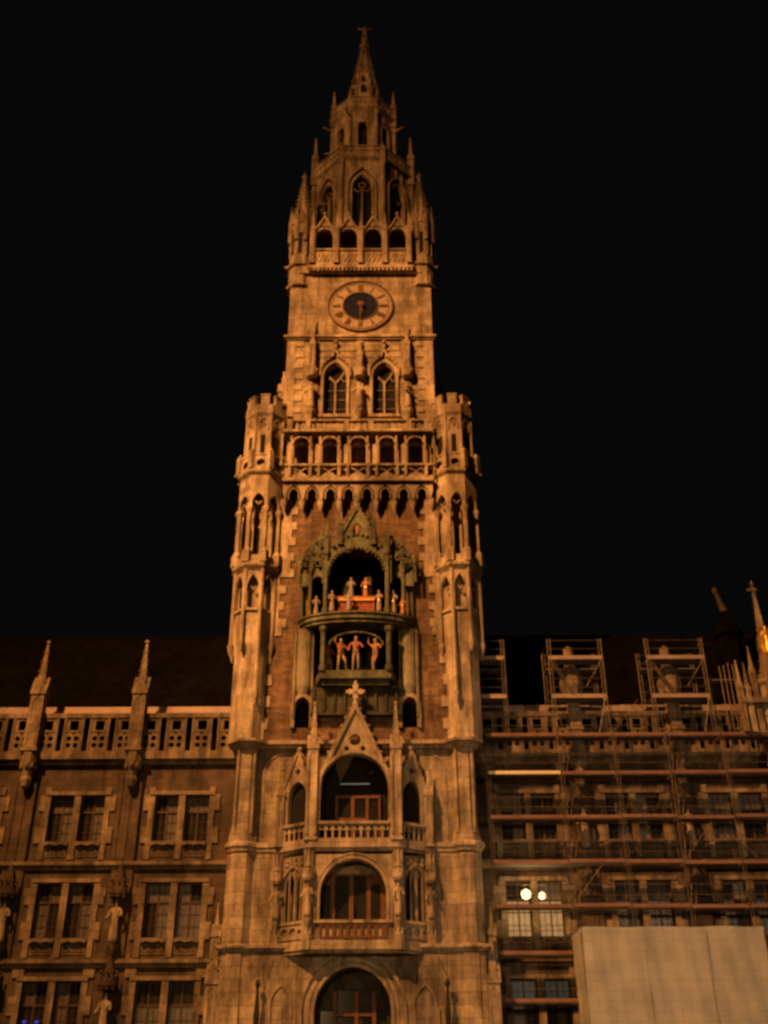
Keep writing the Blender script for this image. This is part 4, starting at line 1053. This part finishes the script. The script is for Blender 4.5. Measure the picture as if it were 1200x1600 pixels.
# =================================================================== gabled oriel at the right edge
O = thing('gabled_oriel', 'tall carved gable with a slim finial and gilding at the right edge of the picture', 'gable', (21.6, 54.6, 0))
b = MB(); b.lathe(21.6, 55.2, [(.3, 16.5), (1.0, 18.2), (1.1, 18.5), (1.1, 22.6), (1.25, 22.8), (1.25, 23.0)]); b.pinnacle(21.05, 54.3, 22.0, 28.9, .24, 24.8); b.blob((21.02, 54.3, 28.3), .36, .1, .12)
b.build('turret', 'stone', O)
b = MB()
for i, (x, z1) in enumerate(((19.35, 24.1), (19.8, 24.0), (20.25, 25.0))): b.pinnacle(x, 54.5 + .1 * i, 20.0, z1, .13, z1 - 1.6, 0)
b.ob(Frame(20.6, 54.6), -1.3, 1.2, 21.6, 21.9, -.3, .3); b.build('side_pinnacle', 'stone', O)
b = MB(); F = Frame(21.4, 54.1); b.band(F, [(-.4, 25.6), (-.6, 24.6), (-.25, 23.9), (.3, 23.6)], .22, 0, .2); b.lathe(21.5, 53.9, [(.3, 23.8), (.34, 24.3), (.2, 24.9), (.25, 25.5), (.1, 25.9)], 8)
b.build('gilded_ornament', 'gold', O)
gs = robed('gilded_statue', lambda c: 0, ['gold'], 1.0); gs.location = (21.05, 53.7, 24.0); tag(gs, 'gilded statue catching the light on the gable at the right edge', 'statue')
# small roof turret beyond the ridge, shade below the tip painted near-black
RT = thing('roof_spire', 'dim slanting spire tip showing above the dark roof left of the right-hand finial', 'spire', (21.9, 62, 24))
b = MB(); b.lathe(21.9, 62, [(.7, 24), (.7, 28.6), (.9, 28.8), (.85, 29.0)]); b.build('shaft', 'roof', RT)
b = MB(); b.lathe(21.9, 62, [(.8, 29.0), (.3, 30.5)]); b.build('cone', 'roof', RT)
b = MB(); b.tube((21.95, 62, 30.3), (21.55, 62, 32.1), .26, 8, 0, .10); b.blob((21.55, 62, 32.0), .2, .2, .3); b.build('tip', 'dstone', RT)

# =================================================================== scaffolding
def pole(b, x, y, z0, z1, r=.03): b.tube((x, y, z0), (x, y, z1), r, 6)
YF, YB = 54.65, 55.65
S = thing('scaffolding', 'steel facade scaffolding with seven plank decks covering the right wing', 'scaffolding', (13, 55.2, 0))
SR = random.Random(3)
SX = [5.35, 9.2, 12.1, 15.0, 17.9, 20.8, 23.7, 26.6]; SZ = [2.6, 4.8, 6.95, 9.05, 11.2, 13.3, 15.55, 17.85, 19.9]
for x in SX:
    for y in (YF, YB):
        b = MB(); j1 = SR.uniform(-.05, .05); b.tube((x + .02, y, 0), (x + .02 + j1, y, 20.4), .02, 6); b.tube((x + .17, y, 0), (x + .17 + j1, y, 20.4), .013, 6)
        for z in SZ: b.tube((x + .02, y, z + .35), (x + .17, y, z + .35), .02); b.blob((x + .02, y, z), .03)
        b.build('pole', 'steel', S)
for i in range(len(SX) - 1):
    for j, z in enumerate(SZ):
        x0, x1 = SX[i] + .06, SX[i + 1] - .02; dz = random.uniform(-.05, .05) if j < 8 else 0
        if i == 0: dz = 0
        b = MB()
        for k in range(3): b.box(x0, x1, YF + .05 + k * .31, YF + .34 + k * .31, z + dz, z + dz + .05)
        o = b.build('deck', 'deck', S)
        b = MB(); b.box(x0, x1, YF - .03, YF, z + dz - .03, z + dz + .14)
        o2 = b.build('toe_board', 'newtoe' if (i == 0 and j == 7) else 'toe', o)
        b = MB()
        for h in (.55, 1.05): b.tube((x0, YF, z + h), (x1, YF, z + h), .02)
        b.tube((x0, YB, z - .08), (x1, YB, z - .08), .022); b.tube((x0, YF, z - .08), (x1, YF, z - .08), .022)
        if (i * 3 + j) % 7 == 0 and i > 0: b.tube((x0, YF - .04, z + .1), (x0 + 1.6, YF - .04, z + 2.0), .012)
        b.build('rail', 'steel', S)
b = MB()
for j, z in enumerate(SZ[:-1]):
    for i in (1, 3, 5): b.tube((SX[i] + .1, YF + .3, z), (SX[i] + .6, YB - .1, z + 2.1), .016); b.tube((SX[i] + .35, YF + .3, z), (SX[i] + .85, YB - .1, z + 2.1), .016)
b.build('ladder', 'steel', S)
GS = 'small scaffold towers standing on the main scaffold'
def minitower(x0, x1, lab, ztop=25.5, braces=True):
    t = thing('scaffold_tower', lab, 'scaffold tower', ((x0 + x1) / 2, 55.2, 19.95), GS)
    for x in (x0, x1):
        for y in (54.7, 56.9):
            b = MB(); pole(b, x, y, 19.95, ztop); pole(b, x + (.16 if x == x0 else -.16), y, 19.95, ztop, .022); b.build('pole', 'steel', t)
    for z in (22.05, 24.3):
        b = MB(); 
        for k in range(4): b.box(x0 + .05, x1 - .05, 54.75 + k * .22, 54.95 + k * .22, z, z + .05)
        for k in range(3): b.box(x0 + .05, x1 - .05, 56.25 + k * .22, 56.45 + k * .22, z, z + .05)
        o = b.build('deck', 'deck', t)
        b = MB(); b.box(x0 + .03, x1 - .03, 54.69, 54.72, z - .02, z + .2); b.build('toe_board', 'gutter', o)
        b = MB()
        for h in (.6, 1.1): b.tube((x0, 54.7, z + h), (x1, 54.7, z + h), .02); b.tube((x0, 56.9, z + h), (x1, 56.9, z + h), .02); b.tube((x0, 54.7, z + h), (x0, 56.9, z + h), .02); b.tube((x1, 54.7, z + h), (x1, 56.9, z + h), .02)
        b.build('rail', 'steel', t)
    if braces:
        b = MB(); cx = (x0 + x1) / 2
        b.tube((x0 + .1, 54.7, 24.2), (cx - .35, 54.7, 22.2), .035); b.tube((x0 + .25, 54.7, 24.2), (cx - .2, 54.7, 22.2), .03)
        b.tube((x1 - .1, 54.7, 24.2), (cx + .4, 54.75, 22.6), .02); b.tube((x1 - .1, 54.7, 22.0), (x1 - .6, 54.7, 20.1), .035)
        b.tube((x0 + .5, 54.7, 20.0), (x0 + .1, 54.7, 22.0), .02)
        b.build('brace', 'steel', t)
minitower(4.75, 6.65, 'narrow scaffold tower standing against the corner of the clock tower', 25.5, False)
minitower(9.1, 12.1, 'wide scaffold tower around the first roof pinnacle right of the clock tower')
minitower(14.55, 17.75, 'wide scaffold tower around the second roof pinnacle right of the clock tower')
t = thing('pole_bundle', 'bundle of upright scaffold poles beside the gable at the right edge', 'scaffolding', (19, 55, 19.95))
for x, z1 in ((18.55, 23.9), (18.8, 23.95), (19.05, 24.1), (19.3, 24.0), (17.95, 23.4)):
    b = MB(); pole(b, x, 54.9, 19.95, z1, .028); b.build('pole', 'steel', t)
b = MB(); b.box(17.9, 19.4, 54.95, 55.4, 23.1, 23.16); b.build('deck', 'deck', t)

# ---- tarpaulin enclosure
TX0, TX1, TY0, TY1, TZ = 9.1, 17.55, 52.2, 55.1, 9.87
E = thing('tarpaulin_enclosure', 'large box wrapped in pale grey-brown tarpaulin in front of the scaffolding', 'enclosure', ((TX0 + TX1) / 2, 53.6, 0))
def sheet(b, p0, p1, z0, z1, nrm, n, m_):
    k = len(b.v)
    for j in range(m_ + 1):
        for i in range(n + 1):
            a = i / n; x = p0[0] + (p1[0] - p0[0]) * a; y = p0[1] + (p1[1] - p0[1]) * a; z = z0 + (z1 - z0) * j / m_
            L = a * math.hypot(p1[0] - p0[0], p1[1] - p0[1])
            d = .035 * math.sin(L * 2.9 + .4 * math.sin(z * .8)) + .02 * math.sin(L * 7.3 + z * 1.3) + .012 * math.sin(z * 3.1 + L)
            if j == m_: z += .02 * math.sin(L * 2.2)
            b.v.append(Vector((x + nrm[0] * d, y + nrm[1] * d, z)))
    for j in range(m_):
        for i in range(n): q = k + j * (n + 1) + i; b.f.append((q, q + 1, q + n + 2, q + n + 1)); b.m.append(0)
b = MB(); sheet(b, (TX0, TY0), (TX1, TY0), 0, TZ, (0, -1), 120, 60); b.build('front_sheet', 'tarp', E, True)
for x, nx in ((TX0, -1), (TX1, 1)):
    b = MB(); sheet(b, (x, TY1), (x, TY0), 0, TZ, (nx, 0), 50, 60); b.build('side_sheet', 'tarp', E, True)
b = MB(); b.box(TX0 + .08, TX1 - .08, TY0 + .08, TY1, TZ - .12, TZ - .06); b.build('top_cover', 'tarp', E)
for x in (11.95, 14.8):
    b = MB(); b.box(x - .02, x + .02, TY0 - .06, TY0 - .045, .1, TZ - .05); b.build('seam', 'tarp', E)

# ---- two work lamps burning behind the scaffold rails
for x, z, lab, r, en in ((7.05, 11.95, 'bright round work lamp hanging behind the scaffold, the left and larger of two', .25, 120), (7.85, 11.88, 'bright work lamp hanging behind the scaffold, the right and smaller of two', .18, 60)):
    t = thing('work_lamp', lab, 'lamp', (x, 55.5, z))
    b = MB(); b.lathe(x, 55.5, [(.02, z - r), (r * .75, z - r * .66), (r, z), (r * .75, z + r * .66), (.02, z + r)], 16); b.build('bulb', 'lamp', t, True)  # bulb enlarged to stand in for the bloom round the lamp
    b = MB(); b.lathe(x, 55.5, [(.05, z + r), (.05, z + r + .1)], 8); b.tube((x, 55.5, z + r + .1), (x, 55.5, 13.28), .012); b.build('cable', 'iron', t)
    l = bpy.data.lights.new('lamp_light', 'POINT'); l.energy = en; l.color = (1, .62, .25); l.shadow_soft_size = r
    o = bpy.data.objects.new('lamp_light', l); COL.objects.link(o); o.parent = t; o.location = (0, -.35, 0)
# ---- glowing blobs painting blue reflections in the lowest left-hand window
for x, lab in ((-17.0, 'small blue light in the lowest left window, the right of two'), (-17.6, 'small blue light in the lowest left window, the left of two')):
    b = MB(); b.blob((x, 56.78, 6.35), .12, .05, .09); o = b.build('blue_light', 'bluelight'); tag(o, lab, 'light', 'blue lights in the window')
# ---- two dark furled banners hung low on the tower
for s, wd in ((-1, 'left'), (1, 'right')):
    x = C + s * 4.38; y = 53.15
    t = thing('hanging_banner', f'dark furled banner hanging on two cords {wd} of the tower portal', 'banner', (x, y, 5), 'banners beside the portal')
    b = MB(); b.lathe(x, y, [(.05, 3.0), (.13, 4.2), (.10, 5.5), (.13, 6.3), (.07, 7.0), (.05, 7.4), (.13, 7.6), (.05, 7.8)], 8); b.build('cloth', 'iron', t)
    b = MB(); b.tube((x, y, 7.9), (x, 53.3, 9.0), .014); b.tube((x, y, 7.9), (x - s * .5, 53.3, 9.0), .014); b.build('cord', 'iron', t)
